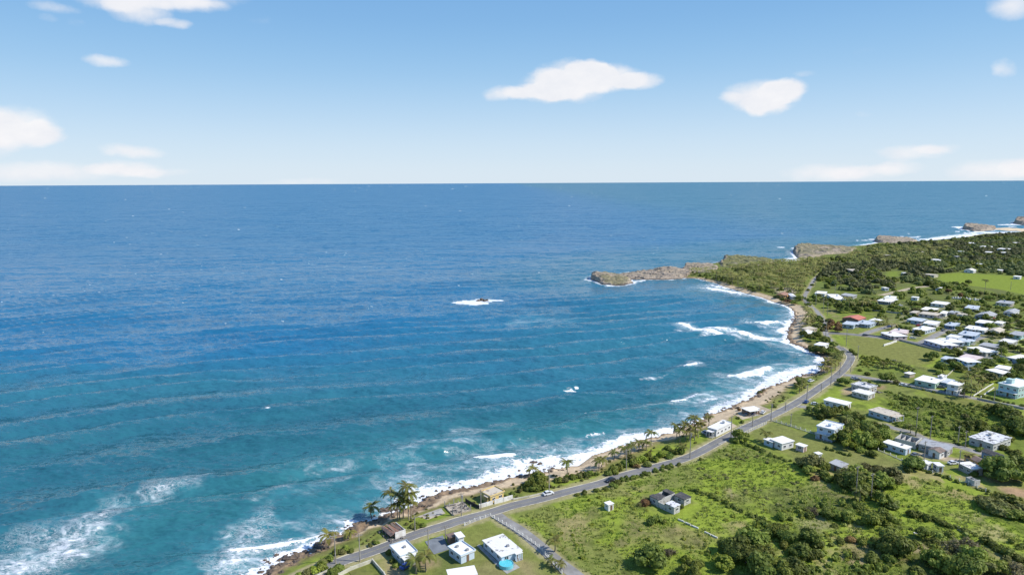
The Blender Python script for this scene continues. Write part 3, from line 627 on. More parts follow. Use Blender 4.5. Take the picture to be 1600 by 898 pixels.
def stroke(px, wm, kind, val=1.0, soft=.5, taper=True):
    """foam along a traced line; wm = half width in metres"""
    global dense, wisp, milky, Zs
    p = pix(px); tt = list(np.linspace(0, 1, len(px))); lo = p.min(0) - wm * 3 - 4; hi = p.max(0) + wm * 3 + 4
    ix = np.where((x > lo[0]) & (x < hi[0]) & (y > lo[1]) & (y < hi[1]))[0]
    if len(ix) == 0: return
    d, t = seg_dist(x[ix], y[ix], p, False, tt); wv_ = wm * (np.sin(np.pi * np.clip(t * .86 + .07, 0, 1)) ** .6 if taper else 1)
    m = sstep(wv_ * (1 + soft), wv_ * (1 - soft) * .8, d + (nz[ix] - .5) * wm * 1.3) * val
    if kind in 'wm': m = np.exp(-(d / (wv_ * 1.1 + .3)) ** 2) * np.clip(.55 + .9 * nz2[ix], 0, 1.3) * val
    if kind == 'd': dense[ix] = np.maximum(dense[ix], m)
    elif kind == 'w': wisp[ix] = np.maximum(wisp[ix], m)
    elif kind == 'm': milky[ix] = np.maximum(milky[ix], m)
    elif kind == 'b':   # a breaking wave: raised white water
        dense[ix] = np.maximum(dense[ix], m * 1.1); dense[ix] = np.maximum(dense[ix], .62 * np.exp(-(d / (wm * 1.9 + .4)) ** 2) * np.clip(.4 + 1.2 * nz2[ix], 0, 1)); wisp[ix] = np.maximum(wisp[ix], .7 * np.exp(-(d / (wm * 3 + 1)) ** 2)); Zs[ix] += m * min(1.1, wm * .28) * (.6 + .8 * nz[ix]); milky[ix] = np.maximum(milky[ix], m)
    elif kind == 'c':   # a raised glassy crest
        Zs[ix] += sstep(wm * 1.6, 0, d) * val
for px, wm, k, v_ in [
 ([(-30,900),(30,880),(80,860),(125,835),(165,815)], 15, 'w', .85), ([(0,895),(50,880),(100,858),(140,838)], 6, 'd', .34), ([(-10,905),(60,892),(90,885)], 6, 'd', .40), ([(0,890),(90,850),(170,812),(230,790)], 18, 'm', .8),
 ([(225,784),(262,768),(290,760),(325,748)], 7, 'w', .75), ([(230,780),(320,752)], 10, 'm', .6), ([(250,771),(300,759)], 2, 'd', .25),
 ([(335,905),(362,878),(385,852),(402,832),(412,815)], 9, 'w', .8), ([(350,902),(380,868),(400,840)], 4, 'd', .34), ([(340,905),(390,850),(415,812)], 14, 'm', .9),
 ([(360,862),(385,859),(410,857),(440,851),(470,845),(500,838),(520,832)], 1.5, 'b', .95), ([(380,866),(430,860),(500,846)], 5, 'w', .8), ([(360,885),(420,872),(470,858),(510,845)], 12, 'm', 1),
 ([(350,898),(400,885),(440,872)], 8, 'd', .45),
 ([(400,792),(440,772),(480,752),(520,738)], 5, 'w', .40), ([(430,800),(470,770),(500,740),(560,730)], 12, 'm', .5), ([(480,772),(520,765),(560,750)], 3, 'w', .35),
 ([(600,740),(650,715),(700,705),(760,712),(800,700)], 20, 'm', .75), ([(640,742),(665,722),(690,700)], 6, 'w', .42), ([(660,700),(720,682),(800,665)], 8, 'w', .40),
 ([(741,716.5),(752,717),(775,716.5),(802,714)], 2.0, 'b', 1.0), ([(745,722),(780,722),(820,720)], 6, 'w', .9), ([(700,735),(760,730),(820,722)], 9, 'm', 1),
 ([(830,712),(860,702),(890,698),(905,700)], 8, 'w', .85), ([(840,708),(880,700),(920,698)], 9, 'm', .9), ([(905,612),(870,614)], .8, 'd', .8),
 ([(882,611),(893,611),(904,609.5)], .7, 'd', .9), ([(1050,629.5),(1060,628),(1070,626)], 1.2, 'b', 1), ([(1072,624),(1080,621.5),(1091,618)], .6, 'b', .9), ([(925,645),(960,643),(1000,638),(1040,631)], .7, 'w', .9), ([(900,650),(935,644),(1000,639)], .6, 'd', .5), ([(880,652),(960,645),(1060,628),(1100,617)], 5, 'c', .9),
 ([(915,682),(935,678),(945,677)], 1.0, 'd', .7), ([(985,680),(1005,678),(1025,678)], 3.5, 'w', 1), ([(1000,676),(1040,672)], 5, 'm', .9),
 ([(1095,629),(1110,622),(1140,618),(1160,612)], 4, 'w', 1), ([(1100,632),(1130,618),(1160,610)], 9, 'm', 1), ([(1100,625),(1120,622)], 2, 'd', .7),
 ([(1140,589.5),(1158,590),(1180,585),(1203,577)], 3.6, 'b', 1.2), ([(1135,596),(1170,600),(1200,588),(1230,580)], 6, 'w', .8), ([(1120,598),(1160,602),(1210,592),(1250,575)], 14, 'm', .9), ([(1130,588),(1180,582),(1205,576)], 4, 'c', .8),
 ([(1068,575.5),(1078,574.5),(1090,570)], 1.7, 'b', 1.1), ([(1000,597),(1053,583),(1093,567),(1140,556),(1190,545)], 5, 'c', 1.0), ([(1000,598),(1030,593),(1045,588)], .7, 'w', .8),
 ([(1062,511.5),(1085,515.5),(1120,519.5),(1153,522)], 3.0, 'b', 1.0), ([(1085,522),(1120,525),(1150,527),(1180,529),(1226,531)], 3.6, 'b', 1.0), ([(1060,518),(1100,526),(1160,532)], 7, 'w', .8), ([(1150,521),(1154,526)], 3, 'b', 1),
 ([(1172,505.5),(1192,507.5),(1216,503.5)], 3.6, 'b', 1.15), ([(1190,512),(1215,512),(1232,520)], 7, 'w', .9), ([(1216,503),(1232,508),(1236,500)], 7, 'd', .65), ([(1190,535),(1230,545),(1262,556),(1275,562)], 8, 'w', .7), ([(1180,530),(1226,533)], 5, 'd', .6), ([(1208,538),(1240,548)], 6, 'm', 1),
 ([(1101,450),(1120,453),(1145,457),(1158,460)], 6.5, 'b', 1.0), ([(1110,446),(1135,451)], 5, 'b', .9), 
 ([(1213,386),(1228,387),(1245,388)], 6, 'd', .9), ([(1222,407),(1240,404),(1255,402)], 10, 'd', .9), ([(1338,375.5),(1352,375),(1366,374)], 9, 'd', .95), ([(1408,369.5),(1425,371),(1440,369.5)], 9, 'd', .8), ([(1430,374.5),(1460,373),(1490,369.5),(1540,366),(1570,363)], 20, 'd', .8), ([(1450,372),(1500,367),(1530,363)], 12, 'd', .6),
 ([(1488,353.5),(1500,355),(1512,359.5),(1530,362)], 14, 'd', .95), ([(1500,362),(1530,363.5),(1570,363),(1610,364)], 22, 'd', .85), ([(1552,351),(1570,351),(1590,350.5),(1620,349)], 22, 'd', .9), ([(1575,354),(1600,355),(1620,355)], 18, 'd', .8),
 ([(935,427),(950,428),(965,428)], 5, 'd', .8), ([(915,437),(923,438),(930,438)], 6, 'd', .9), ([(975,440),(990,441),(1000,440),(1008,437)], 4, 'd', .8), ([(945,447),(960,448)], 3, 'd', .7), ([(965,427.5),(985,424.5)], 4, 'd', .6),
 ([(410,648),(418,647.5),(426,648)], 1.0, 'd', .9), ([(720,471.5),(740,474),(758,475.5)], 9, 'd', .9), ([(745,471),(765,470.5),(779,469.5)], 7, 'd', .9), ([(715,473),(735,475),(757,474.5)], 9, 'd', 1.2), ([(735,471),(760,470.5),(780,469.5)], 8, 'd', 1.2),
 ([(800,507),(840,501),(900,500)], 16, 'm', .9), ([(728,470.8),(750,470),(772,469.3)], 7, 'd', 1.1), ([(790,513),(860,508),(900,505)], 6, 'w', .15)]: stroke(px, wm, k, v_)
for px in ([(900,484),(960,482),(1010,477),(1060,467)], [(880,494),(960,492),(1030,488),(1089,479),(1120,469)], [(900,503),(1000,500),(1089,493),(1138,482),(1160,472)], [(900,522),(1000,518),(1056,509),(1078,503)], [(700,508),(785,497),(870,493)], [(860,545),(960,540),(1060,528)]): stroke(px, 6.5, 'c', .9)
# whitecaps far out
cap = np.zeros(x.shape)
gu, gv = np.meshgrid(us, vv); guf = gu.ravel(); gvf = gv.ravel()
for _ in range(1150):
    v0 = HV + 3 + (RNG.random() ** 1.6) * 230; u0 = RNG.uniform(-90, 1690)
    i = np.searchsorted(us, u0); j = np.searchsorted(vv, v0)
    if j >= sh[0] - 2: continue
    k0 = j * sh[1] + min(i, sh[1] - 2)
    if D[k0] < 60 or rr[k0] < 620 or (x[k0] > -60 and y[k0] < 850): continue
    n_ = RNG.integers(1, 3); cap[k0:k0 + n_] = np.maximum(cap[k0:k0 + n_], RNG.uniform(.35, .75) * (1 if RNG.random() < .12 else .6))
dense = np.maximum(dense, cap)
kp = (D.reshape(sh) > -24) ; kf = kp[:-1, :-1] | kp[1:, 1:]
wisp = np.maximum(wisp, milky * .38 * (rr < 900)); att = np.stack([np.clip(dense, 0, 1.6), np.clip(wisp, 0, 1.3), shallow, np.clip(milky, 0, 1)], -1)
calm = .165 + .145 * sstep(350, 1700, rr)
V3, Fq, att, calm = compact(np.stack([x, y, Zs], -1), grid_faces(*sh, kf), att, calm)
me = np_mesh('sea', V3, Fq, True); ca = me.color_attributes.new('sea', 'FLOAT_COLOR', 'POINT'); ca.data.foreach_set('color', att.astype(np.float32).ravel())
cl_ = me.attributes.new('calm', 'FLOAT', 'POINT'); cl_.data.foreach_set('value', calm.astype(np.float32))
tag(add_obj('sea', me, M('sea')), 'blue ocean turning turquoise in the bay, with swell lines and surf', kind='structure')
del V3, Fq, att, X, Y
# ------------------------------------------------------------------ houses
FOOT = []          # footprints, kept clear of plants
_wc = {}
def window_meshes(wd, ht):
    k = (round(wd, 1), round(ht, 1))
    if k not in _wc:
        f = MB(); w2, h2, b = wd/2, ht/2, .09   # frame lies in the local x-z plane, outward = -y
        f.box(-w2, -.09, -h2, -w2+b, .0, h2); f.box(w2-b, -.09, -h2, w2, .0, h2); f.box(-w2+b, -.09, h2-b, w2-b, .0, h2); f.box(-w2-.06, -.14, -h2-.06, w2+.06, .0, -h2+b-.02); f.box(-.04, -.07, -h2+b, .04, -.0, h2-b)
        g = MB().box(-w2+b+.004, -.03, -h2+b, -.044, -.002, h2-b-.004); g.box(.044, -.03, -h2+b, w2-b-.004, -.002, h2-b-.004)
        fm = f.mesh('window'); fm.materials.append(M('trim_white')); gm = g.mesh('pane'); gm.materials.append(M('glass'))
        sm = MB().box(-w2, -.05, -h2, w2, -.002, h2).mesh('window'); sm.materials.append(M('glass')); _wc[k] = (fm, gm, sm)
    return _wc[k]
def put_window(root, x, y, z, rz, wd, ht, near):
    fm, gm, sm = _wc.get((round(wd, 1), round(ht, 1))) or window_meshes(wd, ht)
    if near: o = add_obj('window', fm, None, root, (x, y, z), rz); add_obj('pane', gm, None, o)
    else: add_obj('window', sm, None, root, (x, y, z), rz)
DOOR = MB().box(-.48, -.06, 0, .48, -.003, 2.1).mesh('door'); DOOR.materials.append(M('door_wood'))
GDOOR = MB().box(-1.3, -.05, 0, 1.3, -.003, 2.2).mesh('door'); GDOOR.materials.append(M('trim_white'))
def frame_of(L, N_, R, h, gz=None):
    z = (2.5 if gz is None else gz) + h
    for _ in range(2):
        l, n, r = P(*L, z), P(*N_, z), P(*R, z); g = H(*((l + r) / 2)); z = g + h
    a = r - n; b = l - n; la, lb = np.hypot(*a), np.hypot(*b)
    if la >= lb: ex = a / la
    else: ey = b / lb; ex = np.array((ey[1], -ey[0]))
    if ex @ a < 0: ex = -ex
    ey = np.array((-ex[1], ex[0])); A = max(abs(a @ ex), 1.6); B = max(abs(b @ ey), 1.6)
    c = n + ex * A / 2 + ey * B / 2
    return c, math.atan2(ex[1], ex[0]), A, B, g
def house(L, N_, R, h=3.0, wall='white', roof='roof_white', label='', cat='house', style='flat', ov=.35, near=None, tank=None, porch=None, name='house', group='houses of the seaside village', win=True, ridge=None, extra=None):
    c, rz, A, B, g = frame_of(L, N_, R, h)
    if near is None: near = c[1] < 380
    root = empty(name, (c[0], c[1], g), rz); tag(root, label, cat, group)
    FOOT.append((c[0], c[1], max(A, B) / 2 + 1.0))
    a, b = A/2 - ov, B/2 - ov; a = max(a, .7); b = max(b, .7); top = h - .22 if style in ('flat', 'parapet') else h - .1
    wm = M('wall_' + wall)
    if style == 'ruin':
        t_ = .2; mb = MB(); hh = h
        mb.box(-A/2, -B/2, -.6, A/2, -B/2+t_, hh); mb.box(-A/2, B/2-t_, -.6, A/2, B/2, hh*.9); mb.box(-A/2, -B/2+t_, -.6, -A/2+t_, B/2-t_, hh*.95); mb.box(A/2-t_, -B/2+t_, -.6, A/2, B/2-t_, hh*.8)
        mb.build('wall', wm, root)
        pm = MB(); pm.box(-A/2+t_, -.1, -.2, A/2-t_, .1, hh*.75)
        if B > 8: pm.box(-A/2+t_, B*.25, -.2, A/2-t_, B*.25+.15, hh*.7)
        pm.build('partition_wall', wm, root); MB().box(-A/2+t_, -B/2+t_, -.5, A/2-t_, B/2-t_, .15).build('floor', M('interior'), root)
        rb = MB(); rg = random.Random(int(L[0]*7))
        for _ in range(14):
            q, p = rg.uniform(-A/2+.6, A/2-1.4), rg.uniform(-B/2+.6, B/2-1.4); rb.box(q, p, .15, q+rg.uniform(.4, 1.6), p+rg.uniform(.3, 1), .15+rg.uniform(.2, 1.1))
        tag(rb.build('debris', M('rubble'), root), kind='stuff'); a, b = A/2, B/2
    else:
        MB().box(-a, -b, -.6, a, b, top).build('wall', wm, root)
        rm = M(roof)
        if style == 'flat': MB().box(-A/2, -B/2, h-.22, A/2, B/2, h).build('roof', rm, root)
        elif style == 'parapet':
            ro = MB().box(-A/2, -B/2, h-.22, A/2, B/2, h).build('roof', rm, root); p = MB(); e = .18
            p.box(-A/2, -B/2, h, A/2, -B/2+e, h+.35); p.box(-A/2, B/2-e, h, A/2, B/2, h+.35); p.box(-A/2, -B/2+e, h, -A/2+e, B/2-e, h+.35); p.box(A/2-e, -B/2+e, h, A/2, B/2-e, h+.35)
            p.build('parapet', wm, ro)
        elif style == 'shed':
            d = .12; k = .07 * (A if A < B else B); mb = MB()
            if A < B: pts = [(-A/2, -B/2, h-k/2), (A/2, -B/2, h+k/2), (A/2, B/2, h+k/2), (-A/2, B/2, h-k/2)]
            else: pts = [(-A/2, -B/2, h-k/2), (A/2, -B/2, h-k/2), (A/2, B/2, h+k/2), (-A/2, B/2, h+k/2)]
            mb.poly(pts); mb.poly([(p[0], p[1], p[2]-d) for p in reversed(pts)])
            for i in range(4): p, q = pts[i], pts[(i+1) % 4]; mb.poly([(p[0], p[1], p[2]-d), (q[0], q[1], q[2]-d), q, p])
            mb.build('roof', rm, root)
        elif style == 'gable':
            k = ridge or .16 * min(A, B); mb = MB(); d = .12; gb = MB()
            if A < B:
                for dz in (0, -d): mb.poly([(-A/2, -B/2, h+dz), (0, -B/2, h+k+dz), (0, B/2, h+k+dz), (-A/2, B/2, h+dz)]); mb.poly([(0, -B/2, h+k+dz), (A/2, -B/2, h+dz), (A/2, B/2, h+dz), (0, B/2, h+k+dz)])
                for s_ in (-1, 1):
                    gb.poly([(-a, s_*b, top), (a, s_*b, top), (0, s_*b, h+k-d-.05)])
                    for q0, q1 in (((-A/2, h), (0, h+k)), ((0, h+k), (A/2, h))): mb.poly([(q0[0], s_*B/2, q0[1]-d), (q1[0], s_*B/2, q1[1]-d), (q1[0], s_*B/2, q1[1]), (q0[0], s_*B/2, q0[1])])
                for s_ in (-1, 1): mb.poly([(s_*A/2, -B/2, h-d), (s_*A/2, B/2, h-d), (s_*A/2, B/2, h), (s_*A/2, -B/2, h)])
            else:
                for dz in (0, -d): mb.poly([(-A/2, -B/2, h+dz), (A/2, -B/2, h+dz), (A/2, 0, h+k+dz), (-A/2, 0, h+k+dz)]); mb.poly([(-A/2, 0, h+k+dz), (A/2, 0, h+k+dz), (A/2, B/2, h+dz), (-A/2, B/2, h+dz)])
                for s_ in (-1, 1):
                    gb.poly([(s_*a, -b, top), (s_*a, b, top), (s_*a, 0, h+k-d-.05)])
                    for q0, q1 in (((-B/2, h), (0, h+k)), ((0, h+k), (B/2, h))): mb.poly([(s_*A/2, q0[0], q0[1]-d), (s_*A/2, q1[0], q1[1]-d), (s_*A/2, q1[0], q1[1]), (s_*A/2, q0[0], q0[1])])
                for s_ in (-1, 1): mb.poly([(-A/2, s_*B/2, h-d), (A/2, s_*B/2, h-d), (A/2, s_*B/2, h), (-A/2, s_*B/2, h)])
            mb.build('roof', rm, root); gb.build('gable_wall', wm, root)
    if win:
        fl = [0] if h < 4.6 else [0, 2.9]
        for zi, z0 in enumerate(fl):
            for (ln, fx, fy, r_, dr_) in ((2*b, -a, None, -math.pi/2, zi == 0 and b <= a), (2*a, None, -b, 0, zi == 0 and a < b), (2*b, a, None, math.pi/2, False), (2*a, None, b, math.pi, False)):
                n = max(1, int(ln / (2.9 if near else 3.6))); vis = r_ in (0, -math.pi/2)
                if not near: n = min(n, 4)
                if not vis: n = min(n, 2)
                wd = min(1.5, ln / n * .55); wd = round(wd, 1)
                if wd < .4: continue
                for i in range(n):
                    s = -ln/2 + ln * (i + .5) / n; x_, y_ = (fx, s) if fx is not None else (s, fy)
                    if dr_ and i == n // 2 and near: add_obj('door', DOOR, None, root, (x_, y_, .02), r_)
                    else: put_window(root, x_, y_, z0 + 1.55, r_, wd, 1.1, near)
    if tank:
        for (tx, ty, kind) in tank:
            x_, y_ = tx*a, ty*b
            if kind == 'box': mb = MB().box(x_-.7, y_-.6, h, x_+.7, y_+.6, h+1.1); mb.box(x_-.85, y_-.75, h+1.1, x_+.85, y_+.75, h+1.25); mb.build('roof_box', wm, root)
            elif kind == 'tank': mb = MB().tube([(x_, y_, h), (x_, y_, h+1.25), (x_, y_, h+1.45)], [.6, .6, .2], 12); mb.build('water_tank', M('wall_bluebright' if (int(L[0]) % 2) else 'net_black'), root)
            elif kind == 'big': mb = MB().box(x_-1.5, y_-1.4, h, x_+1.5, y_+1.4, h+2.3); mb.box(x_-1.65, y_-1.55, h+2.3, x_+1.65, y_+1.55, h+2.45); mb.build('stair_head', wm, root)
            else: mb = MB().box(x_-.45, y_-.35, h, x_+.45, y_+.35, h+.6); mb.build('air_conditioner', M('metal'), root)
    if porch:
        for (side, dp, f0, f1) in porch:
            hp = min(h, 2.9) - .25
            if side == 'x': q0, q1 = -b + 2*b*f0, -b + 2*b*f1; x0, x1, y0, y1 = -a-dp, -a+.003, q0, q1
            elif side == 'X': q0, q1 = -b + 2*b*f0, -b + 2*b*f1; x0, x1, y0, y1 = a-.003, a+dp, q0, q1
            elif side == 'y': q0, q1 = -a + 2*a*f0, -a + 2*a*f1; x0, x1, y0, y1 = q0, q1, -b-dp, -b+.003
            else: q0, q1 = -a + 2*a*f0, -a + 2*a*f1; x0, x1, y0, y1 = q0, q1, b-.003, b+dp
            x0 += .002
            MB().box(x0, y0, hp, x1, y1, hp+.18).build('porch_roof', M(roof), root); MB().box(x0, y0, -.4, x1, y1, .15).build('porch_floor', M('concrete'), root)
            for px_, py_ in ((x0+.1, y0+.1), (x0+.1, y1-.3), (x1-.3, y0+.1), (x1-.3, y1-.3), ((x0+x1)/2-.1, y0+.1), (x0+.1, (y0+y1)/2-.1)):
                MB().box(px_, py_, .15, px_+.2, py_+.2, hp).build('porch_post', wm, root)
    if extra: extra(root, a, b, h)
    return root

def gar(kind='y'):
    def f(root, a, b, h):
        if kind == 'y': add_obj('garage_door', GDOOR, None, root, (0, -b, .02), 0)
        else: add_obj('garage_door', GDOOR, None, root, (-a, 0, .02), -math.pi/2)
    return f
W = 'houses of the seaside village'
# --- the near lots
house((753,843),(783,870),(816,858),2.6,'paleblue','roof_stained','white house with a mould-stained roof beside the round pool','house',tank=[(.3,-.3,'ac')],porch=[('y',1.4,.62,.97)])
house((699,854),(720,869),(745,860),2.8,'paleblue','roof_white','small flat-roofed white house between the paved yard and the lawn','house','parapet',tank=[(-.2,.5,'ac'),(.3,-.6,'ac')])
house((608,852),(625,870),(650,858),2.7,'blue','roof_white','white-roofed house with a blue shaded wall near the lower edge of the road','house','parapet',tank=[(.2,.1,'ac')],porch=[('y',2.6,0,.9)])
house((652,896),(697,889),(712,902),3.0,'white','roof_white','low white roof cut by the bottom edge of the photograph','house')
house((752,767),(766,776),(789,767),3.0,'yellow','roof_tan','abandoned seaside house with a yellow end wall behind the white wall','house','parapet',porch=[('x',1.2,.1,.5)])
house((696,834),(702,840),(716,836),2.7,'brown','roof_brown','open brown-roofed carport at the roadside','carport',name='carport',win=False,group='sheds and small outbuildings')
house((709,832),(716,840),(726,836),3.6,'white','roof_white','tall narrow white shed next to the brown-roofed carport','shed',name='shed',group='sheds and small outbuildings',win=True)
house((1107,667),(1120,672),(1144,660),3.4,'white','roof_stained','long white beach house beside the parked cars and the palm clump','house','parapet',porch=[('x',3,.1,.9)],tank=[(.6,0,'box')])
house((1162,636),(1167,641),(1188,638),2.9,'brown','roof_white','dark beach bar with a white roof on the sand','bar',porch=[('y',2.2,.0,.8)],name='beach_bar')
house((1203,685),(1222,693),(1242,688),3.3,'white','roof_white','square white house with a clean roof on the mown lawn','house',tank=[])
house((1192,685),(1207,690.5),(1216,687.5),2.7,'paleblue','roof_white','low porch wing on the left of the white lawn house','house wing',name='house_wing')
house((1242,693.5),(1256,698),(1264,695.5),2.7,'pink','roof_white','small pink outbuilding right of the white lawn house','shed',name='shed',group='sheds and small outbuildings')
house((1272,706),(1278,709.5),(1286,708),2.4,'white','roof_white','little white canopy hut between the pink outbuilding and the grey-roofed shed','shed',name='shed',win=False,group='sheds and small outbuildings')
house((1298,721),(1315,729.5),(1327,723.5),2.8,'grey','roof_grey','grey-roofed shed with dark sides at the edge of the trees','shed','shed',name='shed',group='sheds and small outbuildings')
house((1279,663),(1304,672.5),(1319,663),5.6,'paleblue','roof_stained','two-storey pale blue house with a dark roof terrace behind the big trees','house','parapet',porch=[('x',1.4,0,1)],tank=[(-.2,-.1,'box')])
house((1286,624),(1322,632.5),(1329,627.5),3.1,'white','roof_white','long white house left of the tree belt above the two-storey house','house')
house((1356,639.5),(1389,649.5),(1403,643.5),3.1,'paleblue','roof_tan','long low house with a cream roof and a dark open garage at its right end','house',porch=[('y',3.2,.1,.9)])
house((1329,600),(1358,607),(1366,601),3.3,'ruin','roof_mouldy','derelict white house with a blackened roof, the rear of two beside the lane','ruined house','parapet',name='ruined_house',tank=[(.4,.1,'box')],group='ruined buildings')
house((1330,610.5),(1357,617),(1366,612),3.0,'ruin','roof_stained','derelict white house with a patchy roof, the front of two beside the lane','ruined house','flat',name='ruined_house',group='ruined buildings')
house((1378,690),(1416,701.5),(1425,697),3.0,'paleblue','roof_white','long white bungalow just above the round dark bush','house',tank=[(.3,-.4,'ac')])
house((1401,681),(1431,691),(1441,683),3.2,'ruin','roof_white','roofless white shell joined to the long grey-roofed building','ruined house','ruin',name='ruined_house',win=False,group='ruined buildings')
house((1434,692),(1481,704),(1498,698.5),3.2,'grey','roof_grey','long narrow building with a corrugated grey roof','building','shed',name='long_building')
house((1450,701),(1469,707.5),(1479,703.5),3.0,'white','roof_brown','white cottage with a rusty brown roof in front of the long grey building','house','gable')
house((1512,682),(1553,693.5),(1582,683),3.6,'ruin','roof_mouldy','large square building with a blotched black and white roof','building',name='concrete_building',tank=[(.3,.2,'box'),(-.3,-.2,'ac')])
house((1439,719),(1450,725),(1458,721.5),2.9,'white','roof_stained','left of two small white-roofed huts behind the hedge','house')
house((1456,721),(1465,727.5),(1471,723.5),2.9,'white','roof_stained','right of two small white-roofed huts behind the hedge','house')
house((1496,722),(1519,733),(1532,728),3.0,'grey','roof_stained','grey-walled house with a patched white roof left of the big dark tree','house')
house((1532,704),(1561,715),(1571,711),3.2,'bluebright','roof_dark','brown-roofed house with a bright blue wall','house','gable')
house((1505,711),(1528,722),(1539,717.5),2.8,'orange','roof_brown','low brown-roofed house with an orange gable beside the blue-walled house','house','gable')
house((1509,744),(1523,750.5),(1528,747.5),2.4,'ruin','roof_grey','small grey roofless hut at the end of the hedge','ruined hut','ruin',name='ruined_hut',win=False,group='ruined buildings')
house((1432,590.5),(1462,599),(1476,592),3.3,'green','roof_white','white-roofed house with mint green end wall on the back lane','house',tank=[(.1,-.2,'ac')])
house((1468,585.5),(1474,589),(1481,586),4.6,'white','roof_white','small square tower room rising behind the mint green house','building',name='tower_room',win=True)
house((1469,594),(1482,599),(1493,593),2.7,'bluebright','roof_bluegrey','flat blue-grey carport joining the two houses on the lane','carport',name='carport',win=False,group='sheds and small outbuildings')
house((1482,598),(1498,603.5),(1507,598),5.4,'white','roof_white','two-storey white house beside the palm clump on the lane','house','parapet',porch=[('x',1.5,0,1)])
house((1576,594),(1592,606),(1622,598),6.2,'teal','roof_white','large two-storey teal house at the right edge behind the green lawn','house','parapet',porch=[('x',2.0,0,1)],tank=[(-.4,.4,'big')])
house((1414,581.5),(1422,584.5),(1431,582.5),2.5,'tan','roof_white','small white-roofed shelter left of the mint green house','shelter',name='shelter',win=False,group='sheds and small outbuildings')
house((1539,577),(1566,584),(1575,580),3.1,'grey','roof_white','grey-walled house with a pale roof, the front of a pair above the palms','house')
house((1558,571),(1576,577.5),(1583,573),3.1,'grey','roof_white','grey-walled house, the rear of a pair above the palms','house')
house((1490,558.5),(1512,566),(1521,561),5.2,'paleblue','roof_white','two-storey white house half hidden by trees above the bright lawn','house',porch=[('x',1.2,0,1)])
house((1503,555),(1526,562),(1537,557),3.2,'pink','roof_pink','house with a faded pink roof behind the two-storey white house','house')
house((1474,557),(1484,562),(1492,558),3.1,'blue','roof_bluegrey','pale blue roofed house right of the dark tree on the mown field','house')
house((1510,542),(1541,550.5),(1548,545.5),3.1,'cream','roof_white','long white house with a cream porch above the village street','house',porch=[('x',1.5,.1,.5)])
house((1532,537),(1557,543),(1566,538.5),3.1,'grey','roof_grey','grey-roofed house behind the long cream one','house',porch=[('y',2,.1,.9)])
house((1583,555.5),(1597,562.5),(1618,558),3.1,'blue','roof_white','white-roofed house with a blue front at the right edge of the street','house')
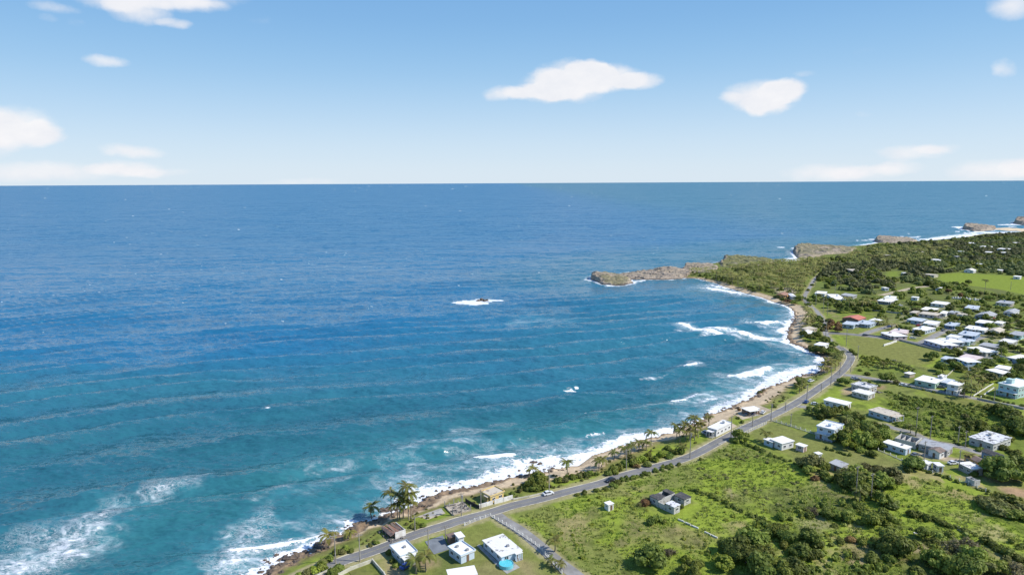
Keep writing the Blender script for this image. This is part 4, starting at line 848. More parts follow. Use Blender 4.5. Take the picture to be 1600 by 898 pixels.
# --- the village rows
for (L, N_, R, wl_, rf_, st, lb) in [
 ((1395,514.5),(1412,520.5),(1421,515.5),'pink','roof_pink','flat','pink bungalow at the left end of the village row'),
 ((1376,518.5),(1397,525.5),(1404,520),'pink','roof_white','flat','white-roofed house with pink walls next to the mown field'),
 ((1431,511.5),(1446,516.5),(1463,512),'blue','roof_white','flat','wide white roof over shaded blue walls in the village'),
 ((1447,502),(1462,507.5),(1470,502.5),'white','roof_white','parapet','white house with an arched wall above the blue-walled one'),
 ((1420,497.5),(1436,501.5),(1446,497.5),'blue','roof_bluegrey','flat','pale blue-roofed house at the upper left of the village'),
 ((1438,488),(1460,492.5),(1468,489),'pink','roof_tan','flat','house with a cream roof and pink wall below the tallest row'),
 ((1442,481),(1460,485.5),(1468,481.5),'tan','roof_white','flat','house with a flat pale roof and brown wall, top of the village'),
 ((1458,471.5),(1474,475.5),(1482,472),'white','roof_white','flat','isolated white roof among bushes above the village'),
 ((1511,477.5),(1526,482.5),(1532,478),'paleblue','roof_bluegrey','flat','tall blue-grey box house standing alone in the upper village'),
 ((1529,489.5),(1548,495.5),(1559,490.5),'grey','roof_grey','gable','grey gabled house right of the blue-grey box house'),
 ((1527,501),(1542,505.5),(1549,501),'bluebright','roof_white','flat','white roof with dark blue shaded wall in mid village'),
 ((1480,504.5),(1492,509),(1501,504.5),'bluebright','roof_bluegrey','flat','light blue metal roof in the centre of the village'),
 ((1512,509),(1526,514.5),(1533,510),'paleblue','roof_white','flat','white house with pale blue wall, centre right of the village'),
 ((1531,512),(1539,516.5),(1545,512.5),'white','roof_white','flat','small bright white house joined to the pale blue-walled one'),
 ((1547,514),(1562,519),(1571,514.5),'cream','roof_tan','gable','tan-roofed house with white gable right of the small white house'),
 ((1503,517.5),(1524,525),(1533,519.5),'bluebright','roof_bluegrey','flat','dark shaded house with blue-grey roof beside the crossroads'),
 ((1483,523.5),(1497,529),(1505,524.5),'blue','roof_stained','parapet','blue house with blotched roof terrace behind the front row'),
 ((1465,528),(1486,535),(1494,530),'blue','roof_white','flat','long blue-walled house second from the front row'),
 ((1499,528.5),(1515,534.5),(1521,530),'teal','roof_bluegrey','flat','teal-walled house at the right of the front row'),
 ((1443,530.5),(1474,539.5),(1483,534.5),'lilac','roof_white','flat','long white roof with lilac walls in the front row by the street'),
 ((1567,529.5),(1582,536.5),(1592,531.5),'grey','roof_stained','parapet','blotchy grey and white house near the right edge, below the road fork'),
 ((1582,518.5),(1596,524.5),(1608,519.5),'teal','roof_grey','flat','dark teal house against the trees at the right edge'),
 ((1571,485.5),(1585,489.5),(1594,484.5),'white','roof_grey','gable','greyish gabled house alone near the right edge'),
 ((1559,470.5),(1578,474.5),(1586,471),'cream','roof_grey','flat','long grey roof below the palms of the green field'),
 ((1484,486),(1491,489),(1498,486),'grey','roof_grey','flat','small grey shed between the village trees'),
 ((1473,486),(1478,490),(1484,486.5),'white','roof_white','shed','small bright white tilted roof beside the grey village shed'),
 ((1425,486),(1431,489),(1438,486),'tan','roof_tan','flat','little tan outbuilding left of the brown-walled house'),
 ((1496,489.5),(1504,491.5),(1509,489.5),'white','roof_tan','flat','low pale roof half hidden behind a village bush'),
 ((1556,502),(1562,505),(1568,502),'white','roof_stained','flat','small pale outbuilding beside the hedge right of mid village'),
 ((1383,463),(1395,466),(1402,463),'white','roof_white','flat','white roof strip among the trees left of the village'),
 ((1320,503.5),(1334,508.5),(1342,503.5),'blue','roof_bluegrey','parapet','bright blue house below the red-roofed one'),
 ((1341,502),(1360,507),(1371,502.5),'blue','roof_bluegrey','flat','blue-grey roofed house right of the bright blue house'),
 ((1362,498),(1370,501.5),(1379,498.5),'white','roof_white','flat','small white building right of the red roof'),
 ((1376,467),(1392,471.5),(1404,467.5),'grey','roof_white','flat','pale-roofed house with dark openings behind the yard wall'),
 ((1276,455),(1289,459),(1293,455.5),'white','roof_white','flat','white cube house beside the north road'),
 ((1291,459),(1303,467),(1315,463),'white','roof_white','flat','L-shaped white terrace house left of the long grey roof'),
 ((1317,459.5),(1333,463),(1340,460),'grey','roof_grey','shed','long grey corrugated roof among the northern trees'),
 ((1277,535.5),(1287,540.5),(1296,536.5),'white','roof_white','flat','white roof under trees between the coast road and the shore'),
 ((1254,512.5),(1266,515.5),(1278,512),'tan','roof_tan','shed','tan roof shelter on the beach side of the road bend'),
 ((1255,517.5),(1266,520.5),(1276,518),'white','roof_white','shed','white roof shelter just below the tan one at the bend'),
 ((1218,457.5),(1226,461.5),(1233,458),'orange','roof_rust','gable','small orange-roofed beach hut at the edge of the palm grove'),
 ((1231,459),(1236,463),(1241,460.5),'white','roof_white','gable','small white beach hut beside the orange-roofed one'),
 ((1322,420),(1336,424.5),(1343,422.5),'tan','roof_tan','flat','tan flat-roofed house in the wood between the headlands'),
 ]:
    vi = int(L[0] * 13 + L[1] * 7) % 6
    house(L, N_, R, 3.0, wl_, rf_, lb, style=st, near=False, porch=[[('y', 2.2, .0, 1)], [('x', 1.8, .1, .9)], [('y', 2.0, .45, 1)], None, [('y', 1.8, 0, .55)], [('x', 2.2, 0, .6)]][vi], tank=[[(.3, .2, 'tank')], [(-.4, -.3, 'ac')], None, [(-.2, .4, 'box')], [(.4, -.2, 'ac')], None][(vi + 2) % 6] if st == 'flat' else None)  # porches added for the dark shadow gaps they make under the roofs
house((1321,494.5),(1342,500),(1354,496),3.6,'brown','roof_red','house with a wide orange-red roof near the north road','house','gable',near=False,ridge=1.6)
for (u, v, wu, wl_, rf_, lb) in [
 (1465,405.5,16,'white','roof_white','far white roof line in the middle of the wood'),(1521,379.5,16,'white','roof_white','far white building above the wood, nearest the surf'),(1543,385,18,'white','roof_stained','far white building cluster right of the one nearest the surf'),
 (1571,388.5,20,'white','roof_white','far long white roof near the right edge of the wood'),(1546,393.5,12,'white','roof_white','far short white roof below the cluster of three'),(1571,394,10,'grey','roof_white','far small white roof directly below the long one'),
 (1502,392.5,10,'white','roof_bluegrey','far small pale blue roof in the dark trees'),(1528,411.5,7,'white','roof_white','far tiny white cube beside a gap in the wood'),(1517,422,18,'white','roof_white','far white gabled house above the bright green field'),
 (1455,429,20,'cream','roof_tan','far cream roof at the left end of the bright green field'),(1591,431.5,12,'white','roof_white','far white house at the right end of the tree line above the field'),(1562,421.5,14,'grey','roof_white','far pale roof in the trees above the field'),
 (1468,449,10,'white','roof_white','far white roof inside the dark thicket below the field'),(1431,464,12,'white','roof_white','small white shed below the dirt track'),(1382,398,10,'tan','roof_tan','far tan roof in the second palm grove'),
 (1438,393,12,'grey','roof_tan','far dull roof just behind the second palm grove'),(1381,449,8,'white','roof_white','small white hut left of the dirt track'),(1412,426,8,'white','roof_white','far white hut beside the small clearing'),(1493,400,8,'grey','roof_grey','far grey roof deep in the wood'),(1586,379,9,'white','roof_white','far white speck of a house near the upper right edge')]:
    house((u-wu*.55,v-.6),(u+wu*.25,v+1.0),(u+wu*.5,v-.3),3.2,wl_,rf_,lb,near=False,style='flat' if 'gabled' not in lb else 'gable')

# --- ruin in the wild field: rear wing, right wing and a small front block round a yard
c, rz, A, B, g = frame_of((1026,777),(1040,781),(1064,771),3.2)
rt = empty('ruined_house', (c[0], c[1], g), rz); tag(rt, 'abandoned black-roofed house round a weedy yard in the wild field', 'ruined house', 'ruined buildings'); FOOT.append((c[0], c[1], 11))
def wing(x0, y0, x1, y1, h, rm):
    t_ = .2; mb = MB(); mb.box(x0, y0, -.6, x1, y0+t_, h-.25); mb.box(x0, y1-t_, -.6, x1, y1, h-.3); mb.box(x0, y0+t_, -.6, x0+t_, y1-t_, h-.25); mb.box(x1-t_, y0+t_, -.6, x1, y1-t_, h-.5); mb.build('wall', M('wall_ruin'), rt)
    MB().box(x0+t_, y0+t_, -.4, x1-t_, y1-t_, .2).build('floor', M('interior'), rt); n_ = max(1, int((x1-x0) / 2.2)); w_ = (x1 - x0 + .5) / n_
    for i in range(n_):
        if n_ > 2 and i == 2: continue
        a_ = x0 - .25 + i * w_; dz = (.0, -.16, .07)[i % 3]; MB().box(a_, y0-.25+(i % 2)*.5, h-.2+dz, a_+w_-.06, y1+.25-(i % 3)*.3, h+dz).build('roof_slab', M(rm), rt)
wing(-5.6, .6, 3.6, 4.6, 3.0, 'roof_dark'); wing(2.6, -4.6, 6.4, -.05, 2.7, 'roof_dark'); wing(-5.4, -6.6, -2.2, -2.9, 2.9, 'roof_mouldy')
MB().box(-5.5, -2.85, -.4, -5.25, .55, 2.0).build('wall', M('wall_ruin'), rt); MB().box(-2.15, -4.6, -.4, .4, -4.4, 1.3).build('wall', M('wall_ruin'), rt)
for (x_, y_, r_) in ((-5.4, -4.8, -math.pi/2), (-3.8, -6.6, 0), (-5.6, 2.6, -math.pi/2), (2.6, -2.4, -math.pi/2), (4.5, -4.6, 0)): put_window(rt, x_, y_, 1.6, r_, 1.4, 1.1, True)
for (u0, u1) in (((1059.5,811.5),(1069,815.5)),((1070.5,816.5),(1079,820)),((1080,821),(1091,825.5)),((1101,831),(1110,835.5)),((1111,836),(1121,840.5))):
    a, b = G(*u0), G(*u1); d = b - a; L_ = d.length; o = MB().box(0, -.16, -.3, L_, .16, .45).build('wall_remnant', M('white_block'), None, a, math.atan2(d.y, d.x))
    tag(o, {1059.5:'first',1070.5:'second',1080:'third',1101:'fourth, after the gap,',1111:'last'}[u0[0]] + ' broken length of low white wall going down from the black-roofed ruin', 'wall', 'broken pieces of a low white wall')
# --- tiny hut in the field
p = G(951.5, 795); rt = empty('hut', p, .55); tag(rt, 'tiny white concrete hut alone in the green field', 'hut'); FOOT.append((p.x, p.y, 2.4))
MB().box(-1.2, -1.1, -.4, 1.2, 1.1, 2.3).build('wall', M('wall_white'), rt); MB().box(-1.4, -1.3, 2.3, 1.4, 1.3, 2.5).build('roof', M('roof_white'), rt)
add_obj('door', DOOR, None, rt, (.2, -1.1, .02), 0, (1, 1, .9)); put_window(rt, -1.2, 0, 1.5, -math.pi/2, .7, .7, True)
# --- collapsed beach shack
c, rz, A, B, g = frame_of((594,820),(611,834),(634,826),2.4)
rt = empty('beach_shack', (c[0], c[1], g), rz); tag(rt, 'collapsed beach shack with a rusted roof and a white block wall', 'shack', 'ruined buildings'); FOOT.append((c[0], c[1], 5))
MB().box(-1.2, -B/2, -.4, A/2, -B/2+.25, 2.3).build('wall', M('white_block'), rt); MB().box(A/2-.25, -B/2+.25, -.4, A/2, B/2-1, 2.2).build('wall', M('wall_ruin'), rt)
for i in range(6):
    x0 = -A/2 + i * A / 6; pts = [(x0, -B/2+.3, 1.4+.3*(i % 3)), (x0+A/6*1.05, -B/2+.3, 1.6+.25*((i+1) % 3)), (x0+A/6*1.1, B/2, 1.9-.4*(i % 2)), (x0+.1, B/2, 1.5+.3*(i % 3))]
    mb = MB(); mb.poly(pts); mb.poly([(q[0], q[1], q[2]-.05) for q in reversed(pts)]); mb.build('roof_sheet', M('roof_rust' if i % 2 else 'roof_brown'), rt)
for i in range(7):
    o = MB().tube([(-A/2+.3+i*A/7, (-1)**i*B*.35, -.2), (-A/2+.5+i*A/7, (-1)**i*B*.3, 2.0+.3*(i % 2))], .09, 6).build('post', M('wood_pole'), rt)
rb = MB(); rg = random.Random(4)
for _ in range(40):
    q, p_ = rg.uniform(-A*.7, A*.2), rg.uniform(-B*.8, B*.5); rb.box(q, p_, -.1, q+rg.uniform(.2, 1), p_+rg.uniform(.2, .7), rg.uniform(.1, .7))
tag(rb.build('debris', M('rubble'), rt), kind='stuff')
# --- ruined platform with posts by the sea
c, rz, A, B, g = frame_of((694,789),(707,803),(737,796),.6)
rt = empty('ruined_platform', (c[0], c[1], g), rz); tag(rt, 'ruined concrete platform with leaning posts on the shore', 'platform', 'ruined buildings'); FOOT.append((c[0], c[1], 5))
MB().box(-A/2, -B/2, -.8, A/2, B/2, .5).build('floor', M('concrete_tan'), rt)
for i in range(5):
    for j in (-1, 1): MB().box(-A/2+i*(A-.3)/4, j*(B/2-.3)-.12, .5, -A/2+i*(A-.3)/4+.24, j*(B/2-.3)+.12, 1.3+1.1*((i+j) % 2)).build('post', M('concrete'), rt)
rb = MB()
for _ in range(40):
    q, p_ = rg.uniform(-A*.5, A*.4), rg.uniform(-B*.5, B*.4); rb.box(q, p_, .4, q+rg.uniform(.2, 1.2), p_+rg.uniform(.2, .7), rg.uniform(.55, 1.0))
tag(rb.build('debris', M('rubble'), rt), kind='stuff')

# ------------------------------------------------------------------ pool
p = G(791, 884.5); rt = empty('swimming_pool', (p.x, p.y, p.z + .1)); tag(rt, 'round turquoise above-ground pool on the concrete patio', 'pool'); FOOT.append((p.x, p.y, 4))
mb = MB(); n = 28; r0, r1 = 2.1, 2.25
for k in range(n):
    a0, a1 = 2*math.pi*k/n, 2*math.pi*(k+1)/n; q = lambda r, a, z: (r*math.cos(a), r*math.sin(a), z)
    mb.poly([q(r1, a0, 0), q(r1, a1, 0), q(r1, a1, 1.1), q(r1, a0, 1.1)]); mb.poly([q(r1, a0, 1.1), q(r1, a1, 1.1), q(r0, a1, 1.1), q(r0, a0, 1.1)]); mb.poly([q(r0, a0, 1.1), q(r0, a1, 1.1), q(r0, a1, .5), q(r0, a0, .5)])
mb.build('pool_wall', M('pool_liner'), rt); mb = MB(); mb.poly([(r0*math.cos(2*math.pi*k/n), r0*math.sin(2*math.pi*k/n), .93) for k in range(n)]); mb.build('pool_water', M('pool_water'), rt)
mb = MB().box(2.3, -.3, 0, 2.36, -.26, 1.5); mb.box(2.3, .26, 0, 2.36, .3, 1.5)
for z in (.3, .6, .9, 1.2): mb.box(2.3, -.26, z, 2.36, .26, z+.05)
mb.build('ladder', M('metal'), rt)

# ------------------------------------------------------------------ fences and walls
POST = MB().box(-.13, -.13, -.3, .13, .13, 1.25).mesh('post'); POST.materials.append(M('white_block'))
SLAB = MB().box(-.10, -.10, -.3, .10, .10, 1.5).mesh('post'); SLAB.materials.append(M('white_block'))
def fence(px, label, step=2.4, rails=2, mesh=POST, base=True, matn='white_block', cat='fence', name='fence', hgt_=1.2):
    p = pix(px, 2.5); seg = np.diff(p, axis=0); s = np.concatenate([[0], np.cumsum(np.hypot(*seg.T))]); n = max(2, int(s[-1] / step))
    t = np.linspace(0, s[-1], n + 1); X_ = np.interp(t, s, p[:, 0]); Y_ = np.interp(t, s, p[:, 1]); Zg = hgt(X_, Y_)
    rt = empty(name, (X_[0], Y_[0], Zg[0])); tag(rt, label, cat, 'post fences and garden walls')
    for i in range(n + 1):
        a = math.atan2(Y_[min(i+1, n)] - Y_[max(i-1, 0)], X_[min(i+1, n)] - X_[max(i-1, 0)]); add_obj('post', mesh, None, rt, (X_[i]-X_[0], Y_[i]-Y_[0], Zg[i]-Zg[0]), a)
    for k in range(rails):
        mb = MB(); z = .45 + k * .5
        for i in range(n): mb.tube([(X_[i]-X_[0], Y_[i]-Y_[0], Zg[i]-Zg[0]+z), (X_[i+1]-X_[0], Y_[i+1]-Y_[0], Zg[i+1]-Zg[0]+z)], .045, 4)
        mb.build('rail', M(matn), rt)
    if base:
        mb = MB()
        for i in range(n): mb.tube([(X_[i]-X_[0], Y_[i]-Y_[0], Zg[i]-Zg[0]+.05), (X_[i+1]-X_[0], Y_[i+1]-Y_[0], Zg[i+1]-Zg[0]+.05)], .2, 4)
        mb.build('footing', M('concrete'), rt)
    return rt
def wall(px, label, h=1.2, th=.25, mat='white_block', name='garden_wall'):
    p = pix(px, 2.5); rt = empty(name, (p[0][0], p[0][1], H(*p[0]))); tag(rt, label, 'wall', 'post fences and garden walls'); z0 = H(*p[0])
    for i in range(len(p) - 1):
        a, b = p[i], p[i+1]; d = b - a; L_ = np.hypot(*d); za = H(*a) - z0
        MB().box(0, -th/2, -.4, L_, th/2, h).build('wall_panel', M(mat), rt, (a[0]-p[0][0], a[1]-p[0][1], za), math.atan2(d[1], d[0]))
        MB().box(-.16, -.18, -.4, .16, .18, h+.12).build('pier', M(mat), rt, (a[0]-p[0][0], a[1]-p[0][1], za), math.atan2(d[1], d[0]))
    return rt
fence([(766,806),(801,827.5),(841,855),(878,896.5)], 'long white post fence along the concrete lane beside the lawn', 2.2)
fence([(726,821),(740,815),(766,806)], 'white post fence at the roadside above the pool house lawn', 2.0)
fence([(1163,678),(1180,670),(1197,662)], 'white post fence on the roadside left of the corner pole', 2.0)
fence([(1206,657),(1235,666),(1262,675),(1290,684)], 'white post fence running from the corner pole to the two-storey house', 2.4)
fence([(1372,704.5),(1395,714),(1412,722),(1418,725)], 'row of pale posts below the bungalow near the round bush', 3.0, 1)
fence([(1418,727),(1448,737),(1480,747),(1512,757),(1540,768)], 'dark wire fence grown over by a hedge along the field', 3.2, 2, SLAB, False)
wall([(749,793),(760,790),(770,787)], 'white front wall of the seaside house, left of its gate', 1.5); wall([(773,786.5),(787,783),(801,779)], 'taller white wall right of the gate of the seaside house', 1.7)
wall([(802,780),(826,776),(850,770),(858,766)], 'long low pale kerb wall on the seaward side of the road', .55, .3, 'wall_buff')
wall([(728,783),(740,790),(749,794)], 'dark side fence of the seaside house lot', 1.3, .12, 'net_black')
wall([(529,900),(548,890),(582,877.5),(600,898),(606,910)], 'buff wall round the square of bright turf at the lower edge', 1.1, .35, 'wall_buff')
wall([(478,908),(500,897),(521,887)], 'low pale wall along the seaward verge at the bottom edge', .6, .3, 'wall_buff')
wall([(1381,541),(1391,538),(1401,534.5)], 'short white wall standing alone on the mown field', 1.4, .3)
wall([(1405,532.5),(1437,541),(1470,549.5)], 'grey boundary wall between the street and the mown field', 1.2, .2, 'concrete')
wall([(1352,523.5),(1378,527),(1405,531)], 'low concrete wall at the street end of the mown field', .9, .2, 'concrete')
wall([(1360,485),(1385,488),(1410,491)], 'grey yard wall behind the green paddock', 1.4, .2, 'concrete')
wall([(1409,603),(1440,609),(1465,614)], 'hedged wall in front of the mint green house', 1.1, .3, 'concrete')
wall([(1476,611),(1492,614),(1508,617)], 'dark front wall of the two-storey white house on the lane', 1.3, .2, 'roof_dark')
wall([(1521,619),(1533,611),(1546,603),(1552,600)], 'long white path wall beside the green lawn, left one', .5, .3); wall([(1532,621),(1543,613),(1553,606)], 'long white path wall beside the green lawn, right one', .5, .3)
wall([(1480,588),(1490,579),(1497,574)], 'thin fence line at the left of the bright square lawn', .9, .15, 'wall_buff')
wall([(1527,624),(1560,631),(1600,640)], 'grey wall along the lane below the green lawn', 1.0, .2, 'concrete')
wall([(1541,551),(1560,557),(1580,562)], 'white wall along the street near the right edge', 1.2, .2)
wall([(1480,553),(1492,550),(1503,547)], 'pale yard wall at the corner of the front row', 1.1, .2)
wall([(1163,677.5),(1142,686),(1122,694)], 'low kerb wall on the inland side beside the roadside bush', .4, .3, 'concrete')

# ------------------------------------------------------------------ utility poles
POLEP = MB().tube([(0, 0, -.5), (0, 0, 1.0)], [.17, .10], 8).mesh('pole', True)
def pole(u, v, h, lab, arm=True, lamp=False, tr=False, cat='utility pole', name='utility_pole', mat='wood_pole', ang=.4):
    g = G(u, v); rt = empty(name, g, ang); tag(rt, lab, cat, 'poles along the roads')
    MB().tube([(0, 0, -.5), (0, 0, h)], [.21, .14], 8).build('pole', M(mat), rt)
    if arm:
        MB().box(-1.2, -.07, h-.75, 1.2, .07, h-.58).build('crossarm', M('wood_pole'), rt); mb = MB()
        for x_ in (-1.1, -.5, .5, 1.1): mb.tube([(x_, 0, h-.58), (x_, 0, h-.36)], .06, 6)
        mb.build('insulator', M('trim_dark'), rt)
    if tr: MB().tube([(.42, 0, h-2.2), (.42, 0, h-1.2)], .28, 10).build('transformer', M('metal'), rt)
    if lamp: MB().tube([(0, 0, h-1.6), (-1.2, 0, h-1.1), (-1.8, 0, h-1.05)], .05, 6).build('lamp_arm', M('metal'), rt); MB().box(-2.3, -.14, h-1.14, -1.75, .14, h-.98).build('lamp_head', M('metal'), rt)
    return rt
for u, v, h, lb, k in [
 (524.5,880,10,'weathered pole beside the seaward bushes near the bottom edge','l'),(562.5,877,9.5,'pale pole on the inland side of the road above the turf square',''),(669.5,859.5,7.5,'pole at the edge of the blue-grey paved yard',''),
 (648.5,829,5.5,'short dark pole on the verge beside the collapsed shack',''),(696,842,5,'short pole beside the brown carport',''),(721,806,9,'tall pole on the shore beside the ruined platform','t'),(751.5,795,7.5,'pole at the left corner of the seaside house wall',''),
 (858,767,10.5,'tall pole right behind the white car','l'),(978.5,735,9.5,'pole among the palms left of the dense clump',''),(1078,716,12,'tallest pole in front of the big palm clump','t'),(1142,685,11,'pole beside the round roadside bush',''),
 (1175.5,666,6,'thin dark pole opposite the beach bar',''),(1204.5,658,9.5,'corner pole where the two post fences meet','t'),(1235.5,664,6,'thin pole on the lawn behind the post fence',''),(1227,641,4.5,'short pole on the sandy verge past the beach bar',''),
 (1260.5,626,9,'pole beside the parked blue car','l'),(1283,612,5,'short dark post on the inland verge',''),(1298,602,11,'pole below the yellow roadside palms',''),(1312,585,8,'pole at the mouth of the back lane',''),(1329,581,7,'pole near the road bend by the grass',''),
 (1340,560,9,'pole at the top of the road bend',''),(1322,541,13,'very tall thin pole on the mown field corner',''),(1290,526,12,'pole at the junction by the rust-coloured bush',''),(1286,490,14,'left of two tall poles at the curve in the north road',''),(1292.7,493,11.5,'right of two tall poles at the curve in the north road',''),
 (1274.5,478,15,'tall pole beside the dark trees of the north road',''),(1274,446,10,'pole beside the parked cars on the north road',''),(1304.5,459,10,'pole behind the L-shaped white terrace',''),(1337.3,774,12,'left of two poles in the scrub below the wood',''),(1361,778,10,'right of two poles in the scrub below the wood',''),
 (1430.7,680,14,'tall pole above the roofless shell',''),(1453,688,12,'pole behind the long grey roof',''),(1497,691,8,'pole left of the blotched-roof building',''),(1508,699,8,'leaning pole on the grey back lane',''),(1443,728,11,'dark pole beside the dark tree and huts',''),(1498,735,9,'pole in front of the grey-walled house',''),
 (1553,628,8,'pole on the back lane beside the green lawn',''),(1579,453,9,'thin pole on the bright green field','')]:
    pole(u, v, h, lb, lamp='l' in k, tr='t' in k, ang=.5)

# ------------------------------------------------------------------ cars
CARM = {}
def carpaint(k, c):
    t = NT('paint_' + k); t.base(c); t.b.inputs['Roughness'].default_value = .3; t.b.inputs['Coat Weight'].default_value = .5; CARM[k] = t.m
for k, c in dict(white=(.75, .75, .75), silver=(.42, .43, .45), grey=(.16, .17, .19), blue=(.03, .07, .28), black=(.02, .022, .028), red=(.4, .05, .04)).items(): carpaint(k, c)
def prism(prof, hw0, inset=None):
    """side profile (x, z) swept across the car's width, narrowing with height"""
    mb = MB(); n = len(prof); k = inset or (lambda z: hw0)
    b = [(x_, -k(z_), z_) for x_, z_ in prof]; a = [(x_, k(z_), z_) for x_, z_ in prof]
    mb.poly(b); mb.poly(list(reversed(a)))
    for i in range(n): j = (i+1) % n; mb.poly([b[j], b[i], a[i], a[j]])
    return mb
body_me = prism([(-2.15,.32),(-1.75,.26),(1.75,.26),(2.18,.34),(2.2,.62),(2.05,.78),(1.15,.92),(-1.75,.98),(-2.12,.88)], .87, lambda z: .87 - .04 * max(0, z - .6)).mesh('body')
roof_me = prism([(-1.25,1.38),(-.9,1.46),(.2,1.46),(.42,1.40)], .6, lambda z: .66 - .1 * (z - 1.3)).mesh('roof')
glass_me = prism([(-1.78,.955),(1.10,.905),(.42,1.41),(-1.25,1.39)], .8, lambda z: .80 - .27 * (z - .93)).mesh('window_band')
pick_body = prism([(-2.6,.45),(2.3,.45),(2.55,.55),(2.5,.95),(1.3,1.1),(.9,1.1),(-.6,1.05),(-.6,.8),(-2.5,.8),(-2.5,1.05),(-2.62,1.05)], .92).mesh('body')
wheel_me = MB().tube([(0, -.11, 0), (0, .11, 0)], .32, 14).mesh('wheel', True)
hub_me = MB().tube([(0, -.125, 0), (0, .125, 0)], .17, 8).mesh('rim')
light_me = MB().box(-.03, -.17, -.07, .03, .17, .07).mesh('headlight')
tyre = NT('tyre'); tyre.base((.02, .02, .02)); tyre.b.inputs['Roughness'].default_value = .9
for me_, mt in ((glass_me, M('glass')), (wheel_me, tyre.m), (hub_me, M('metal')), (light_me, M('trim_white'))): me_.materials.append(mt)
body_me.materials.append(CARM['white']); roof_me.materials.append(CARM['white'])
def setmat(o, m): o.material_slots[0].link = 'OBJECT'; o.material_slots[0].material = m
def car(u, v, ang, colr, label, s=1.0):
    g = G(u, v); rt = empty('car', (g.x, g.y, g.z + .12), ang); rt.scale = (s, s, s); tag(rt, label, 'car', 'cars on and beside the coast road')
    o = add_obj('body', body_me, None, rt); setmat(o, CARM[colr]); o = add_obj('roof', roof_me, None, rt); setmat(o, CARM[colr]); add_obj('window_band', glass_me, None, rt)
    for x_ in (-1.32, 1.38):
        for y_ in (-.78, .78): o = add_obj('wheel', wheel_me, None, rt, (x_, y_, .32)); add_obj('rim', hub_me, None, o)
    for y_ in (-.6, .6): add_obj('headlight', light_me, None, rt, (2.19, y_, .62))
    FOOT.append((g.x, g.y, 3)); return rt
def dirpx(a, b): p, q = P(*a, 2.5), P(*b, 2.5); return math.atan2(q[1]-p[1], q[0]-p[0])
rd1, rd2 = dirpx((840,780),(884,769)), dirpx((939,754),(969,743))
car(856.5, 772.5, rd1, 'white', 'white car on the coast road below the tall pole'); car(953.5, 751.5, rd2 + math.pi, 'black', 'dark car driving on the road beside the wild field')
car(1103, 677, .35, 'silver', 'silver car parked left of the beach house'); car(1108, 680, .2, 'grey', 'grey car parked nearest the road by the beach house')
car(1169, 648.5, .5, 'grey', 'dark grey car parked left in front of the beach bar'); car(1177.5, 646.5, .7, 'blue', 'dark blue car parked in the middle before the beach bar'); car(1192, 645.5, .9, 'white', 'white car parked right of the beach bar')
car(1260, 629, .9, 'blue', 'blue car parked under the pole on the coast road'); car(1273.5, 632.5, -.4, 'white', 'white car on the short paved drive'); car(1267, 596, .6, 'white', 'white car on the grass above the beach')
car(1272, 441, 1.0, 'grey', 'dark car on the north road among the palms'); car(1274.5, 437.5, 1.0, 'blue', 'second dark car farther up the north road'); car(1335, 592, .1, 'silver', 'silver car beside the lane mouth')
car(1352, 524.5, .1, 'black', 'black car at the start of the village street'); car(1449, 536, -.2, 'grey', 'dark car outside the long lilac-walled house'); car(1435, 509, .3, 'red', 'red car in the yard of the blue-walled house'); car(1411, 602.5, -.15, 'white', 'white car on the lane below the shelter')
for u_, v_, a_, c_, l_ in [(1413,523,.3,'silver','silver car in front of the pink bungalow'),(1426,529,-.2,'white','white car on the street before the front row'),(1474,517,.6,'grey','grey car on the village lane between two blue-grey roofs'),(1500,500,.2,'black','black car beside the light blue metal roof'),
  (1540,522,.9,'white','white car in the yard right of the crossroads'),(1498,542,-.3,'silver','silver car at the end of the front row'),(1563,524,.4,'blue','blue car below the tan-roofed house'),(1469,497,.1,'white','white car beside the arched wall'),(1390,511,.2,'blue','blue car on the lane by the red-roofed house'),
  (1362,509,.5,'white','white car outside the blue-grey roofed house'),(1534,553,-.2,'grey','grey car on the street below the cream porch'),(1577,566,.1,'white','white car on the street near the right edge'),(1502,610,-.3,'silver','silver car at the gate of the two-storey lane house'),(1470,606,-.2,'grey','grey car outside the mint green house'),
  (1407,478,.2,'white','white car in the yard behind the green paddock'),(1489,725,.2,'white','white car in the dirt yard by the rubble'),(1430,712,.4,'grey','grey car beside the white bungalow'),(1552,498,.7,'red','small red car near the grey gabled house')]:
    car(u_, v_, a_, c_, l_)
car(635, 886, .9, 'blue', 'blue car under the twin palms beside the blue-walled house'); car(1340, 594, -.1, 'grey', 'dark grey car beside the silver one at the lane mouth')

# ------------------------------------------------------------------ row of white tombs in the trees
p0, p1 = P(1489, 466.5, 2.5), P(1540, 471, 2.5)
for i in range(17):
    q = p0 + (p1 - p0) * (i + .3 * (i % 3)) / 17.5; hh = 1.6 + 1.0 * ((i * 7) % 5) / 4
    o = MB().box(-1.0, -.7, -.2, 1.0, .7, hh*.6).box(-.5, -.4, hh*.6, .5, .4, hh).build('tomb', M('white_block'), None, (q[0], q[1], H(*q)), .3)
    tag(o, 'white tomb in the small row of tombs below the bright green field', 'tomb', 'row of white tombs'); FOOT.append((q[0], q[1], 2))
